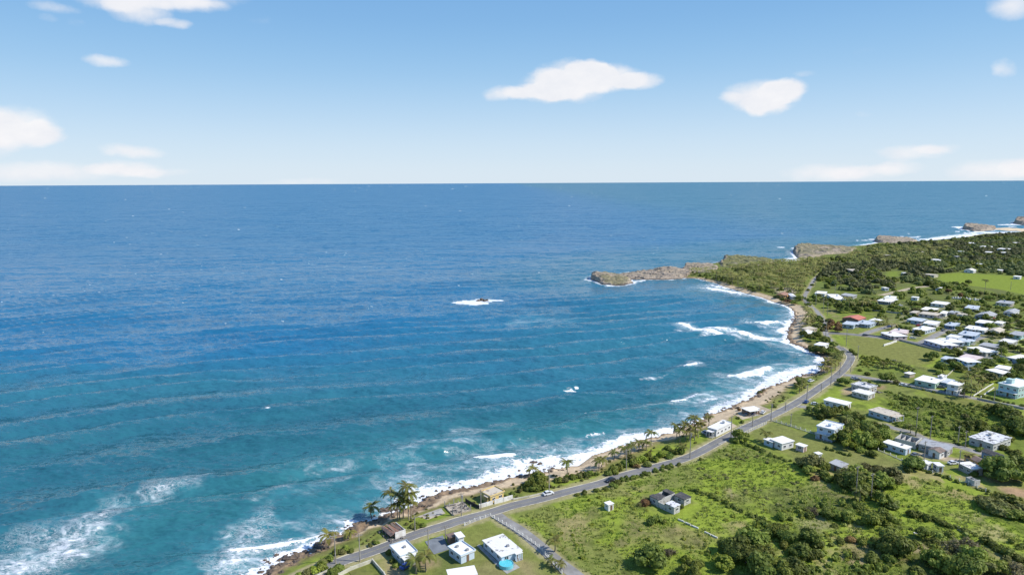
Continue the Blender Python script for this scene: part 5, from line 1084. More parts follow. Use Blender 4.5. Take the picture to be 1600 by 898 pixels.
# ------------------------------------------------------------------ plants
def ico(sub=1):
    bm_v = []; t = (1 + 5 ** .5) / 2
    V = [(-1,t,0),(1,t,0),(-1,-t,0),(1,-t,0),(0,-1,t),(0,1,t),(0,-1,-t),(0,1,-t),(t,0,-1),(t,0,1),(-t,0,-1),(-t,0,1)]
    Fc = [(0,11,5),(0,5,1),(0,1,7),(0,7,10),(0,10,11),(1,5,9),(5,11,4),(11,10,2),(10,7,6),(7,1,8),(3,9,4),(3,4,2),(3,2,6),(3,6,8),(3,8,9),(4,9,5),(2,4,11),(6,2,10),(8,6,7),(9,8,1)]
    V = [np.array(v) / np.linalg.norm(v) for v in V]
    for _ in range(sub):
        mid = {}; out = []
        def m(a, b):
            k = (min(a, b), max(a, b))
            if k not in mid: q = V[a] + V[b]; V.append(q / np.linalg.norm(q)); mid[k] = len(V) - 1
            return mid[k]
        for a, b, c in Fc: ab, bc, ca_ = m(a, b), m(b, c), m(c, a); out += [(a, ab, ca_), (b, bc, ab), (c, ca_, bc), (ab, bc, ca_)]
        Fc = out
    return np.array(V), np.array(Fc)
ICO0, ICO1 = ico(0), ico(1)
def crown_arrays(seed, lobes=9, leaves=700, leaf=.085, flat=.8, core=.80, spread=.62, lobe_r=(.30, .48), open_=0.0):
    """unit crown (radius about 1, base near z=0): lumpy inner masses with many leaf-clump faces on and above them"""
    g = np.random.default_rng(seed); V = []; Fc = []; nb = 0; cs = []
    for i in range(lobes):
        a = g.uniform(0, 2*np.pi); r = spread * np.sqrt(g.random()) if i else 0; h = g.uniform(.30, .95) * (1 - .35 * (r / spread) ** 2); cs.append((r*np.cos(a), r*np.sin(a), h*flat, g.uniform(*lobe_r)))
    for (cx, cy, cz, R) in cs:
        v, f = ICO1; rr = R * core * (1 + (g.random(len(v)) - .5) * .45); w_ = v * rr[:, None] * np.array((1, 1, .85)) + (cx, cy, cz); w_[:, 2] = np.maximum(w_[:, 2], .03)
        if g.random() >= open_: V.append(w_); Fc.append(f + nb); nb += len(w_)
    n = leaves; k = g.integers(0, lobes, n); d = g.normal(size=(n, 3)); d[:, 2] = np.abs(d[:, 2]) * .9 - .25; d /= np.linalg.norm(d, axis=1)[:, None]
    C_ = np.array(cs)[k]; p = C_[:, :3] + d * (C_[:, 3] * g.uniform(.78, 1.16, n))[:, None] * np.array((1, 1, .9)); p[:, 2] = np.maximum(p[:, 2], .02)
    up = d + g.normal(size=(n, 3)) * .45 + np.array((0, 0, .35)); up /= np.linalg.norm(up, axis=1)[:, None]; t1 = np.cross(up, g.normal(size=(n, 3))); t1 /= np.linalg.norm(t1, axis=1)[:, None]; t2 = np.cross(up, t1)
    s = (leaf * g.uniform(.6, 1.5, n))[:, None]
    q = np.stack([p - t1*s - t2*s*.5, p + t1*s*.6 - t2*s, p + t1*s + t2*s*.6, p - t1*s*.5 + t2*s], 1).reshape(-1, 3)
    i4 = np.arange(n)[:, None] * 4 + nb; V.append(q); Fc.append(np.concatenate([i4 + np.array([[0, 1, 2]]), i4 + np.array([[0, 2, 3]])]))
    return np.concatenate(V), np.concatenate(Fc)
def crown_mesh(name, *a, **k): V, Fc = crown_arrays(*a, **k); me = np_mesh(name, V, Fc); me.materials.append(M('leaf_mid')); return me
BIG = [crown_mesh('crown', 100+i, 12, 1250, .062, .85) for i in range(3)] + [crown_mesh('crown', 150+i, 14, 1250, .062, .75, spread=.88, lobe_r=(.18, .42)) for i in range(4)]
SMALL = [crown_mesh('crown', 200+i, 7, 520, .10, .75, lobe_r=(.34, .55)) for i in range(5)]
SPARSE = [crown_mesh('crown', 300+i, 9, 620, .045, .8, core=.35, spread=.72, open_=.5) for i in range(4)]
def trunk_mesh(seed, lean=.1):
    g = random.Random(seed); mb = MB(); pts = [(0, 0, -.15), (g.uniform(-.03, .03), g.uniform(-.03, .03), .25), (g.uniform(-.06, .06), g.uniform(-.06, .06), .55)]
    mb.tube(pts, [.075, .05, .04], 7)
    for _ in range(4):
        a = g.uniform(0, 6.28); mb.tube([pts[2-(_ % 2)], (math.cos(a)*.28, math.sin(a)*.28, .62), (math.cos(a+.3)*.5, math.sin(a+.3)*.5, .78)], [.035, .022, .01], 5, False)
    me = mb.mesh('trunk', True); me.materials.append(M('bark')); return me
TRUNKS = [trunk_mesh(i) for i in range(4)]
LANDMARKS = [((1018,800),'the black-roofed ruin'),((951,792),'the tiny white hut'),((1217,690),'the white lawn house'),((1311,726),'the grey-roofed shed'),((1297,668),'the two-storey pale blue house'),((1305,628),'the long white house'),((1380,645),'the cream-roofed low house'),
 ((1347,608),'the twin derelict houses'),((1402,696),'the white bungalow'),((1465,695),'the long grey building'),((1547,683),'the blotched-roof building'),((1455,722),'the two small huts'),((1520,729),'the grey-walled house'),((1453,593),'the mint green house'),
 ((1494,600),'the two-storey lane house'),((1590,600),'the teal house'),((1505,562),'the two-storey white house'),((1557,579),'the pair of grey-walled houses'),((1158,681),'the roadside bush'),((1400,517),'the pink bungalow'),((1337,495),'the red-roofed house'),((1284,457),'the white cube house'),
 ((1305,462),'the L-shaped terrace'),((1388,470),'the yard wall'),((1340,760),'the twin poles in the scrub'),((1520,806),'the pale grass ring'),((1560,838),'the lower pale grass ring'),((1180,840),'the bare red soil'),((1326,826),'the round bare patch'),((1120,838),'the broken white wall'),
 ((1430,545),'the mown field'),((1535,445),'the bright green field'),((1515,467),'the row of tombs'),((1265,440),'the north road'),((1280,540),'the beach bend'),((1140,665),'the beach house'),((1345,835),'the lone dark bushes'),((1500,880),'the bottom right corner'),((1580,780),'the right-hand scrub'),((1470,640),'the wild plot below the lane'),
 ((1450,500),'the village houses'),((1525,480),'the blue-grey box house'),((1585,487),'the gabled house at the edge'),((1545,515),'the tan-roofed house'),((1350,420),'the second palm grove'),((1450,400),'the far wood'),((1420,450),'the dirt track'),((840,745),'the tall pole by the white car'),((525,880),'the bottom roadside pole'),((560,850),'the shore rocks'),((1040,690),'the big palm clump')]
LMW = [(P(u, v, 2.5), n) for (u, v), n in LANDMARKS]
used_labels = {}
def where(p):
    b = min(LMW, key=lambda q: (q[0][0]-p[0])**2 + (q[0][1]-p[1])**2); dx, dy = p[0]-b[0][0], p[1]-b[0][1]
    if math.hypot(dx, dy) < 4: s = 'right beside'
    elif abs(dx) > abs(dy): s = 'to the right of' if dx > 0 else 'to the left of'
    else: s = 'behind' if dy > 0 else 'in front of'
    if math.hypot(dx, dy) > 40: s = 'well ' + s if s[0] == 't' or s == 'behind' else 'some way ' + s
    return s + ' ' + b[1]
KW = dict(dark='dark green', mid='mid green', lime='bright lime green', dry='dry greyish', rust='rust brown', olive='olive green')
def tree(u, v, r, k='mid', asp=1.0, lab=None, world=None, kind=None, hh=None):
    """u, v = middle of the crown as seen; r = crown radius (m)"""
    if world is None: g = G(u, v, r * .55)
    else: g = Vector((world[0], world[1], H(*world)))
    big = r >= 3.3; rz = RNG.uniform(0, 6.28); sz = 'very large' if r > 6.5 else 'large' if r > 4.6 else 'medium' if r > 3.2 else 'small' if r > 2 else 'tiny'
    nm = 'tree' if big else 'bush'; shp = 'spreading' if asp < .9 else 'rounded' if asp < 1.1 else 'tall'
    if lab is None: lab = f"{sz} {KW[k]} {shp} {nm} {where((g.x, g.y))}"
    if lab in used_labels:
        bb = sorted(LMW, key=lambda q: (q[0][0]-g.x)**2 + (q[0][1]-g.y)**2); lab = f"{KW[k]} {nm} between {bb[0][1]} and {bb[1][1]}"
    if lab in used_labels: lab = f"{KW[k]} {shp} {nm}, {['first','second','third','fourth','fifth','sixth','seventh','eighth'][min(7, sum(1 for q in used_labels if bb[0][1] in q) % 8)]} plant out from {bb[0][1]}"
    if lab in used_labels: lab = f"{sz} {KW[k]} {nm} farthest of its kind from {bb[0][1]}"
    used_labels[lab] = 1
    root = empty('broadleaf_tree' if big else 'bush', g, rz); tag(root, lab, nm, 'trees in the fields and gardens' if big else 'bushes in the fields and gardens')
    me = random.choice(SPARSE if k == 'dry' else BIG if big else SMALL); lift = .28 * r if big and kind != 'low' else -.05 * r
    o = add_obj('crown', me, None, root, (0, 0, lift), 0, (r*RNG.uniform(.92, 1.08), r*RNG.uniform(.92, 1.08), r*(1.05 if big else .95)*asp)); setmat(o, M('leaf_' + k))
    if big or k == 'dry': add_obj('trunk', random.choice(TRUNKS), None, root, (0, 0, 0), 0, (r*.8, r*.8, r*1.15*asp))
    TREES.append((g.x, g.y, r)); return root
TREES = []
T_ = '''1016 871 5.4 dark|1046 860 2.8 dry|1074 871 2.3 lime|1084 890 4 mid|1140 853 4 dark|1162 850 4.8 dark|1177 843 4.8 mid|1131 878 3.6 lime|1150 868 3.5 dark|1166 868 4.2 dark|1188 866 4.6 mid|1192 887 4.8 dark
1020 812 2.4 dark|1029 809 2 mid|1036 812 1.6 mid|1049 784 1.5 lime|1053 789 1.3 mid|1031 784 1.3 dark|1062 790 1.6 dark|1024 783 1.8 olive|1010 782 3 rust low|1016 778 2.4 olive|1002 786 1.8 olive|1045 788 2 lime|1056 796 1.2 dark|1186 842 1.8 dark|1220 805 2.6 mid|1199 831 2.8 dark|1190 828 1.8 olive|1216 826 3.8 mid|1206 822 2.2 dark|1231 838 3.4 dark|1226 848 2.2 mid|1266 839 3.8 dark|1276 845 3 dark|1257 845 2.8 mid
1252 861 3.6 dark|1243 856 3 mid|1263 868 2.8 dark|1274 862 2.8 dark|1269 797 2.8 dry|1262 801 2.4 dark|1283 786 2.3 dark|1296 800 3.3 dark|1308 804 3 dark|1319 805 3.6 mid|1328 799 2.4 dark|1304 819 1.5 dark|1312 844 1.9 dark|1298 834 1 dark|1331 841 2.3 rust|1349 843 2.4 mid|1334 866 1.9 olive|1360 869 2.8 dark|1383 848 5.2 dark|1396 842 4.6 mid
1362 812 3.4 mid|1377 807 3.6 dark|1353 797 2.6 mid|1345 788 2.4 dark|1390 820 2.6 mid|1222 891 5.4 mid|1240 888 4.6 dark|1205 898 4 dark|1194 893 2 dark|1262 892 2.4 dark|1268 886 1.8 mid|1378 779 3.6 mid|1392 786 3 dark|1370 770 2.6 dark|1427 801 2.6 dark|1437 802 2 mid|1446 807 2.2 dark|1464 811 1.7 dark|1474 816 1.8 dark|1485 821 1.6 dark|1508 827 1.7 dark
1404 849 5.6 dark|1392 856 4 dark|1415 855 3.4 mid|1447 834 3.4 dark|1456 842 2.6 dark|1470 838 3.2 mid|1480 832 2.4 mid|1478 865 5 olive low|1492 858 4.4 dry|1510 856 5 dry|1524 852 3.2 dry|1502 872 4.6 olive low|1462 876 4.2 mid|1524 872 4.4 mid|1541 843 2.3 dark|1552 849 2 dark|1562 856 2 dark|1574 860 2.6 dark|1595 870 2.4 dark|1394 872 2.6 dark|1432 886 3 dark|1508 887 5.4 dark|1490 891 4 mid|1536 890 4.2 olive|1560 886 3.6 mid
1430 846 1.6 dark|1375 825 1.6 mid|1547 780 5 olive low|1562 785 6 olive low|1580 778 6.4 mid low|1596 786 6 olive low|1570 796 4 mid low|1592 800 4.4 mid low|1552 795 3 mid|1584 890 3.6 dry|1575 870 1.8 olive
1156 682 3.8 mid|1150 685 3 mid|1164 691 1.6 dark|1172 695 1.4 dark|1182 700 1.3 dark|1192 705 1.2 dark|1202 710 1.3 dark|1212 713 1.1 dark
1270 722 4.8 olive|1256 722 3.4 olive|1264 732 3.4 mid|1284 731 3.4 mid|1290 740 3.2 dark|1297 747 2.4 mid|1275 745 2.4 rust|1325 742 4.4 olive|1340 738 5 mid|1336 752 5 dark|1352 734 4.4 olive|1356 750 5.4 mid|1372 740 5 olive|1376 754 5.2 mid|1390 747 5 olive|1316 752 4 dark|1346 763 3.6 mid|1318 737 3 dark|1396 738 3.4 olive|1363 707.5 3 dark
1426 723 4.6 dark|1420 729 3 dark|1567 733 7.6 dark|1553 730 5.6 dark|1584 730 6.6 dark|1590 740 5 mid|1548 742 3.6 dark|1558 744 4 dark|1594 716 3 mid|1535 733 2.6 mid|1524 738 2.4 dark|1532 700 2.2 mid
1265 637 2.2 dark|1274 642 3.8 dark|1286 637 3.6 mid|1290 646 4.4 dark|1303 643 4.4 mid|1316 642 4.4 mid|1329 648 4.2 mid|1340 655 3.8 dark|1282 650 3 dark|1350 662 4.2 dark|1318 656 3.2 olive|1314 682 4.8 dark|1306 676 3.4 dark|1327 677 5.2 mid|1341 684 5.6 lime|1354 690 5.2 mid|1367 683 5 mid|1338 669 4.8 mid|1352 675 5 dark|1377 680 4.6 mid|1384 672 4 dark|1364 668 4 mid|1326 692 4.2 lime|1371 693 3.4 dark|1346 699 3 mid
1456 557 4.6 dark|1460 551 3 dark|1473 574 4.4 dark|1468 581 2.8 mid|1487 567 3.6 dark|1476 545 2.8 dark|1492 550 4.4 mid|1502 553 3 olive|1386 588 5.4 mid asp|1541 567 5.4 dark|1533 573 4.2 mid|1524 549 4.2 dark|1569 566 5 mid|1562 561 3.4 mid|1570 543 4.4 dark|1594 578 5 dark|1585 586 4 dark|1573 589 3.8 dark|1548 590 4.4 olive|1590 545 4 olive|1600 566 4 dark|1357 583 2.4 dark|1372 600 2.2 mid
1558 637 4.2 dark|1566 642 4.8 dark|1577 647 5.4 dark|1589 653 6 dark|1596 668 6.4 dark|1584 664 5 dark|1545 634 3.2 mid|1530 632 2.4 mid|1519 630 2 dark|1510 650 3 olive|1522 657 3.8 dark|1512 664 3.8 dark|1530 663 3.8 mid|1540 668 3.2 mid|1502 668 2.8 dark|1565 672 3.6 mid|1580 684 3 mid|1572 698 2.8 olive|1586 704 3 mid|1504 679 2 dark
1321 595 4.2 dark|1314 593 2.6 mid|1252 596 3.4 mid|1247 600 2.2 dark|1358 596 1.8 dark|1400 596 2.4 olive|1344 577 1.6 dark|1301 507 5.6 rust|1293 512 4 rust|1309 515 3.8 rust|1296 503 4 olive|1288 508 3 dark
1307 480 6.4 dark|1297 477 5 dark|1319 483 5.4 dark|1331 476 6 dark|1345 472 5.6 mid|1357 468 5.4 mid|1340 484 4.4 dark|1270 465 4.6 dark|1275 471 4 dark|1282 462 3.6 olive|1287 468 4 olive|1265 470 3.4 mid|1362 476 5 dark|1371 482 4.4 mid|1300 470 4 mid|1280 498 3.4 dark|1283 505 3 mid|1262 476 3.6 mid|1254 466 3.4 dark|1284 514 3 olive|1290 532 3.4 mid|1304 546 3.2 mid|1262 452 3 mid|1268 444 3 dark|1296 565 3.2 mid|1304 559 3.2 olive|1310 551 3 mid|1302 546 3.2 dark|1331 547 2.6 mid|1338 552 2.2 dark
1266 527 4.6 dark|1277 524 4.4 dark|1258 522 3.8 dark|1288 530 4 mid|1272 546 4.4 dark|1284 548 4.6 dark|1295 545 4 dark|1302 538 3.6 mid|1266 541 3.2 olive|1298 550 3.4 mid|1274 510 4 olive|1268 502 4 olive|1280 502 3.6 olive|1272 494 3.6 olive|1231 469 3.6 rust|1224 467 3.6 dark|1216 463 3 olive|1240 472 3.6 mid|1210 462 3 olive|1248 466 4 mid
825 756 3.2 mid|833 753 3.6 mid|841 750 3.8 mid|850 748 3.2 olive|846 757 3 mid|836 760 2.8 dark|872 748 2 mid|882 747 2.2 olive|895 744 2 mid|905 741 2 olive|915 741 2 dark|925 738 1.8 mid|812 765 1.4 olive|800 769 1.3 dark|790 774 1.2 mid|957 732 3 mid|966 727 3 mid|975 724 2.6 dark|990 722 3 mid|1003 716 3 lime|1014 712 3 mid|1025 715 2.4 lime|1035 708 3 lime|1045 710 2.4 dark|1056 704 2.2 mid|1066 703 2.4 mid|950 737 2.2 dark|986 713 2.4 olive|1044 698 2 dark|1010 723 2.4 dark|995 727 1.8 rust
500 884 2.6 mid|490 889 2.2 lime|480 893 2.2 olive|507 875 2.2 olive|515 869 2 mid|524 862 1.8 dark|533 859 1.8 olive|541 855 1.8 mid|549 857 1.6 dark|466 899 2.2 mid|522 891 3 dark|529 887 2.4 dark|645 820 1.4 olive|652 821 1.5 mid|660 819 1.5 dark|588 846 1.2 mid|578 850 1.2 olive|606 862 1.6 mid|612 874 1.4 dark|617 881 1.4 mid
1133 702 1 mid|1094 716 1.2 mid|1060 724 1.3 dark|1042 727 1.5 dark|1025 733 1.6 dark|1008 738 1.6 dark|990 744 1.8 mid|972 748 1.8 dark|958 756 2.2 dark|965 752 1.8 dark|944 762 1.6 dark|932 764 1.5 dark|912 768 1.6 dark|902 771 1.3 mid
1153 652 1.2 mid|1160 658 1.5 mid|1100 662 1.4 olive|1187 611 2 olive|1193 608 1.6 dry|1155 639 1.4 rust|1210 634 1.6 mid|1432 440 4 dark|1452 443 4.6 dark|1460 449 5 dark|1475 446 5.4 dark|1490 443 4.6 dark|1505 446 4.6 mid|1514 441 4.2 dark|1482 455 4 rust|1576 463 4 mid|1556 462 4 dark|1548 466 4 mid|1532 459 3.6 olive|1502 462 3.4 rust'''
for ln in T_.replace('\n', '|').split('|'):
    q = ln.split()
    tree(float(q[0]), float(q[1]), float(q[2]), q[3], asp=.75 if 'low' in q or 'asp' in q else float(RNG.uniform(.85, 1.15)), kind='low' if 'low' in q else None)

# --- palms
def frond_mesh(seed, L_=3.4, droop=1.0, wd=.78):
    g = random.Random(seed); V = []; Fc = []; n = 11; prev = None; pts = []
    for i in range(n + 1):
        t = i / n; rch = L_ * (t - .12 * droop * t ** 3); z = .75 * math.sin(t * 1.7) * (1.1 - .3 * droop) - droop * 1.55 * t ** 2.4; pts.append(Vector((rch, 0, z)))
    for i in range(n):
        a, b = pts[i], pts[i+1]; bi = len(V); V += [a + Vector((0, .035, 0)), a - Vector((0, .035, 0)), b]; Fc.append((bi, bi+1, bi+2))
        if i < 1: continue
        t = i / n; wl_ = wd * math.sin(math.pi * min(1, t * .78 + .16)) ** .7
        for s in (-1, 1):
            for k in range(2):
                p = a.lerp(b, k * .5); bi = len(V); w_ = wl_ * g.uniform(.8, 1.15)
                V += [p, p + (b - a) * .62, p + Vector((.42 * w_ + .1, s * w_, -.34 * w_ - .10 * droop + g.uniform(-.06, .06)))]; Fc.append((bi, bi+1, bi+2) if s > 0 else (bi+1, bi, bi+2))
    return V, Fc
FR = []
for i in range(4):
    V, Fc = frond_mesh(i, 3.5 - .3 * (i % 2), (.55, .9, 1.25, 1.5)[i]); me = bpy.data.meshes.new('frond'); me.from_pydata([tuple(v) for v in V], [], Fc); me.update(); me.materials.append(M('leaf_palm')); FR.append(me)
def palm_crown(seed, n=12):
    g = random.Random(seed); V = []; Fc = []
    for i in range(n):
        dr_ = (.35, .8, 1.1, 1.4)[i % 4]; v, f = frond_mesh(seed*31+i, 3.5 * g.uniform(.85, 1.15), dr_, .55); a = 2*math.pi*i/n*1.0 + g.uniform(-.25, .25) + (i % 3) * .3; R_ = Matrix.Rotation(a, 3, 'Z'); b = len(V)
        V += [tuple(R_ @ q) for q in v]; Fc += [tuple(b + k for k in q) for q in f]
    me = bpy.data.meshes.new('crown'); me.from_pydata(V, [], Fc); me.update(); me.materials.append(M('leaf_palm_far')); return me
PC = [palm_crown(i) for i in range(5)]
def palm_trunk(seed, curve):
    g = random.Random(seed); a = g.uniform(0, 6.28); mb = MB(); pts = []; n = 6
    for i in range(n + 1): t = i / n; pts.append((math.cos(a) * curve * (t ** 1.6 - t), math.sin(a) * curve * (t ** 1.6 - t), t))
    pts[0] = (0, 0, -.06); mb.tube(pts, [.26, .19, .17, .16, .15, .14, .13], 7); me = mb.mesh('trunk', True); me.materials.append(M('palm_bark')); return me
PT = [palm_trunk(i, c) for i, c in enumerate((.2, 1.5, 2.6, .8))]
NUT = MB()
for k in range(6):
    a = k * 1.05; NUT.tube([(math.cos(a)*.28, math.sin(a)*.28, -.35), (math.cos(a)*.32, math.sin(a)*.32, -.2), (math.cos(a)*.28, math.sin(a)*.28, -.02)], [.05, .15, .06], 6)
NUTM = NUT.mesh('coconut_cluster', True); NUTM.materials.append(M('leaf_olive'))
def palm(u, v, h, lab, near=True, s=1.0, group='coconut palms along the bay'):
    z = 2.5 + h; p = P(u, v, z); g = H(*p); p = P(u, v, g + h); rt = empty('palm_tree', (p[0], p[1], g), RNG.uniform(0, 6.28)); tag(rt, lab, 'palm tree', group)
    add_obj('trunk', PT[RNG.integers(0, 4)], None, rt, (0, 0, 0), 0, (1, 1, h))
    if near:
        n = 17
        for i in range(n):
            o = add_obj('frond', FR[i % 4], None, rt, (0, 0, h - .05)); sc_ = s * RNG.uniform(.92, 1.2); o.scale = (sc_, sc_, sc_); o.rotation_euler = (RNG.uniform(-.15, .15), RNG.uniform(-.35, .12), 2*math.pi*i/n*2.03 + RNG.uniform(-.2, .2))
        add_obj('coconut_cluster', NUTM, None, rt, (0, 0, h - .05))
    else: add_obj('crown', PC[RNG.integers(0, 5)], None, rt, (0, 0, h - .05), RNG.uniform(0, 6.28), (s, s, s))
    TREES.append((p[0], p[1], 1.2)); return rt
for u, v, h, s, lb in [
 (580,790,4.5,1.0,'lone bushy palm leaning over the surf'),(610,769,9.5,1,'leftmost tall palm of the shore clump'),(623,772,9,1,'second palm from the left in the shore clump'),(637,759,12,1.1,'tallest palm of the shore clump'),(620,788,6,1,'lowest front palm of the shore clump'),(638,785,6.5,1,'low palm at the right foot of the shore clump'),(641,771,9.5,1,'right-hand palm of the shore clump'),(629,781,7,1,'middle palm of the shore clump'),
 (513,834,4.5,1,'windblown palm behind the roadside pole at the lower left'),(546,830,2,.8,'stunted palm among the shore rocks'),(649,872,5,1,'left one of twin palms by the blue-walled house'),(665,868,5,1,'right one of twin palms by the blue-walled house'),
 (886.5,721,6,1,'slender palm standing alone above the beach'),(936,719,4.5,.9,'short palm at the left end of the shore thicket'),(940,716,3.5,.9,'low palm leaning beside the short one'),(832,731,3,.9,'ragged palm behind the tall pole'),(867,843,4,.85,'yellowing palm alone in the field by the concrete lane'),
 (861,873,2.4,.6,'young palm inside the post fence, upper one'),(876,879,2.4,.6,'young palm inside the post fence, lower one'),
 (1018,675,6.5,1,'tall palm left of the big clump'),(977,699,4.5,.95,'palm with yellow fronds beside the thicket pole'),(986,694,4,.9,'palm in the shore thicket, above its middle'),(999,690,4,.9,'palm in the shore thicket near its right end'),(1010,690,4,.9,'small palm directly below the tall left one'),(960,706,3,.8,'palm at the top left of the shore thicket'),
 (1058,664,7,1,'leftmost palm of the big clump'),(1063,671,6,1,'second palm from the left in the big clump'),(1072,662,8,1,'central palm of the big clump'),(1085,652,10,1.15,'tallest palm of the big clump'),(1086,668,6,1.05,'drooping front palm of the big clump'),(1092,661,7,1,'right-hand palm of the big clump'),(1077,673,5,1,'low front palm of the big clump'),(1065,697,3,.9,'small palm by the tallest pole'),
 (1108,650,5,.85,'small palm above the long beach house'),(1197,675,4.5,.95,'palm beside the porch of the white lawn house'),(1323,651,5.5,1,'palm with yellow fronds rising from the tree belt'),(1253,593,5,1,'shaggy palm on the shore by the white cubes'),(1250,603,4,.9,'lower palm on the shore below the shaggy one'),
 (1288,566,6,1.0,'roadside palm, lowest of the row at the bend'),(1294,560,7,1,'roadside palm second from the shore at the bend'),(1299,566,6,1.05,'roadside palm in the middle of the row'),(1306,562,6.5,1.05,'golden roadside palm at the bend'),(1311,556,7,1,'roadside palm near the pole line'),(1302,552,7,1,'palm behind the golden roadside palm'),(1314,549,6,1,'roadside palm at the upper end of the row'),(1293,574,4,.9,'short palm in front of the roadside row'),(1283,572,5,.95,'palm over the surf at the beach bend'),
 (1519,581,8,1.15,'tallest palm of the clump on the lane'),(1530,587,7,1.15,'palm with golden base right of the tallest on the lane'),(1535,595,5,1,'low palm at the right of the lane clump'),(1508,606,6,1.1,'front palm of the lane clump'),(1518,603,6,1.1,'palm at the foot of the lane clump'),(1506,595,6,1,'left-hand palm of the lane clump'),(1525,576,6,1,'rear palm of the lane clump'),(1513,588,6.5,1.1,'inner palm of the lane clump'),(1527,601,4.5,1,'small yellow palm at the corner of the lane'),
 (1392,567,3.5,.9,'banana-like palm, left one on the rough edge of the mown field'),(1381,566,3.5,.9,'bushy palm further left on the rough edge of the mown field'),(1420,573,3,.9,'low palm above the small shelter'),(1426,576,2.6,.8,'low palm just right of the shelter'),(1405,566,3.5,.9,'palm beside the grey heap on the field edge'),(1372,571,3,.8,'leftmost low palm of the field edge'),(1412,570,3,.9,'low palm between the heap and the shelter'),
 (1566,541,7,1,'palm above the village street near the right edge'),(1514,710,3.5,.8,'small palm by the orange gable'),(1345,741,5.5,1,'palm crown poking out of the wood behind the grey shed'),(1344,766,4.5,.9,'yellowish palm beside the left scrub pole'),(1424,664,4,.9,'pale palm by the roofless shell'),(1432,668,4,.9,'pale palm right of the first one by the roofless shell'),
 (1540,437.5,15,1.1,'very tall palm standing alone on the bright green field')]: palm(u, v, h, lb, near=True, s=s)
# grove palms
def pick(poly, n, mind=3.0):
    w_ = pix(poly, 6); lo, hi = w_.min(0), w_.max(0); out = []; k = 0
    while len(out) < n and k < n * 60:
        k += 1; q = RNG.uniform(lo, hi)
        if not inside(np.array([q[0]]), np.array([q[1]]), w_)[0]: continue
        if any((q[0]-a)**2 + (q[1]-b)**2 < (mind + c*.5)**2 for a, b, c in TREES): continue
        if any((q[0]-a)**2 + (q[1]-b)**2 < c*c for a, b, c in FOOT): continue
        if sdf(np.array([q[0]]), np.array([q[1]]), LAND)[0] < 5: continue
        if min(float(seg_dist(np.array([q[0]]), np.array([q[1]]), a)[0]) - wd/2 for a, wd in ROADW) < 2: continue
        out.append(q); TREES.append((q[0], q[1], mind * .6))
    return out
def grove(poly, n, lab, h=(5, 10), mind=3.2, group='palms of the headland groves'):
    for q in pick(poly, n, mind):
        hh = RNG.uniform(*h); rt = empty('palm_tree', (q[0], q[1], H(*q)), RNG.uniform(0, 6.28)); tag(rt, lab, 'palm tree', group); s = RNG.uniform(1.25, 1.75)
        add_obj('trunk', PT[RNG.integers(0, 4)], None, rt, (0, 0, 0), 0, (1, 1, hh)); add_obj('crown', PC[RNG.integers(0, 5)], None, rt, (0, 0, hh - .05), 0, (s, s, s))
grove([(1092,436),(1110,428),(1150,420),(1190,412),(1215,412),(1240,413),(1275,408),(1300,410),(1285,425),(1270,440),(1260,452),(1255,462),(1240,459),(1215,455),(1195,460),(1165,452),(1140,445)], 150, 'coconut palm in the dense grove behind the headland beach', (5, 11), 4.4)
grove([(1318,404),(1345,392),(1400,390),(1460,386),(1475,392),(1450,408),(1400,414),(1340,415)], 55, 'coconut palm in the second grove beyond the wood', (6, 11), 5.5)
grove([(1255,500),(1263,492),(1262,482),(1270,500),(1258,512)], 9, 'palm on the beach side of the north road curve', (5, 8), 2.4, 'coconut palms along the bay'); grove([(1322,470),(1362,468),(1368,480),(1330,486),(1312,486)], 9, 'palm in the dark clump above the red-roofed house', (6, 9), 2.6, 'coconut palms along the bay')
grove([(1372,496),(1395,500),(1395,508),(1372,507)], 6, 'low palm beside the green paddock of the pink bungalow', (3, 5), 2.4, 'coconut palms along the bay')
nth = len([o for o in bpy.data.objects if o.name.startswith(('broadleaf_tree', 'bush'))])
# trees scattered in the village (individual)
def woods(poly, n, rr_, kinds, mind):
    for q in pick(poly, n, mind): tree(0, 0, float(RNG.uniform(*rr_)), kinds[RNG.integers(0, len(kinds))], float(RNG.uniform(.8, 1.1)), world=q)
woods([(1400,478),(1440,470),(1500,470),(1560,476),(1600,480),(1600,560),(1560,556),(1500,540),(1440,520),(1400,505)], 70, (2.0, 4.6), ['dark', 'mid', 'mid', 'olive'], 5.0)
woods([(1480,560),(1520,556),(1600,570),(1600,592),(1540,588),(1500,575)], 10, (2.2, 4.0), ['dark', 'mid'], 4)
woods([(1400,612),(1480,624),(1560,640),(1500,650),(1420,640)], 12, (1.4, 2.4), ['dark', 'mid', 'mid'], 3)

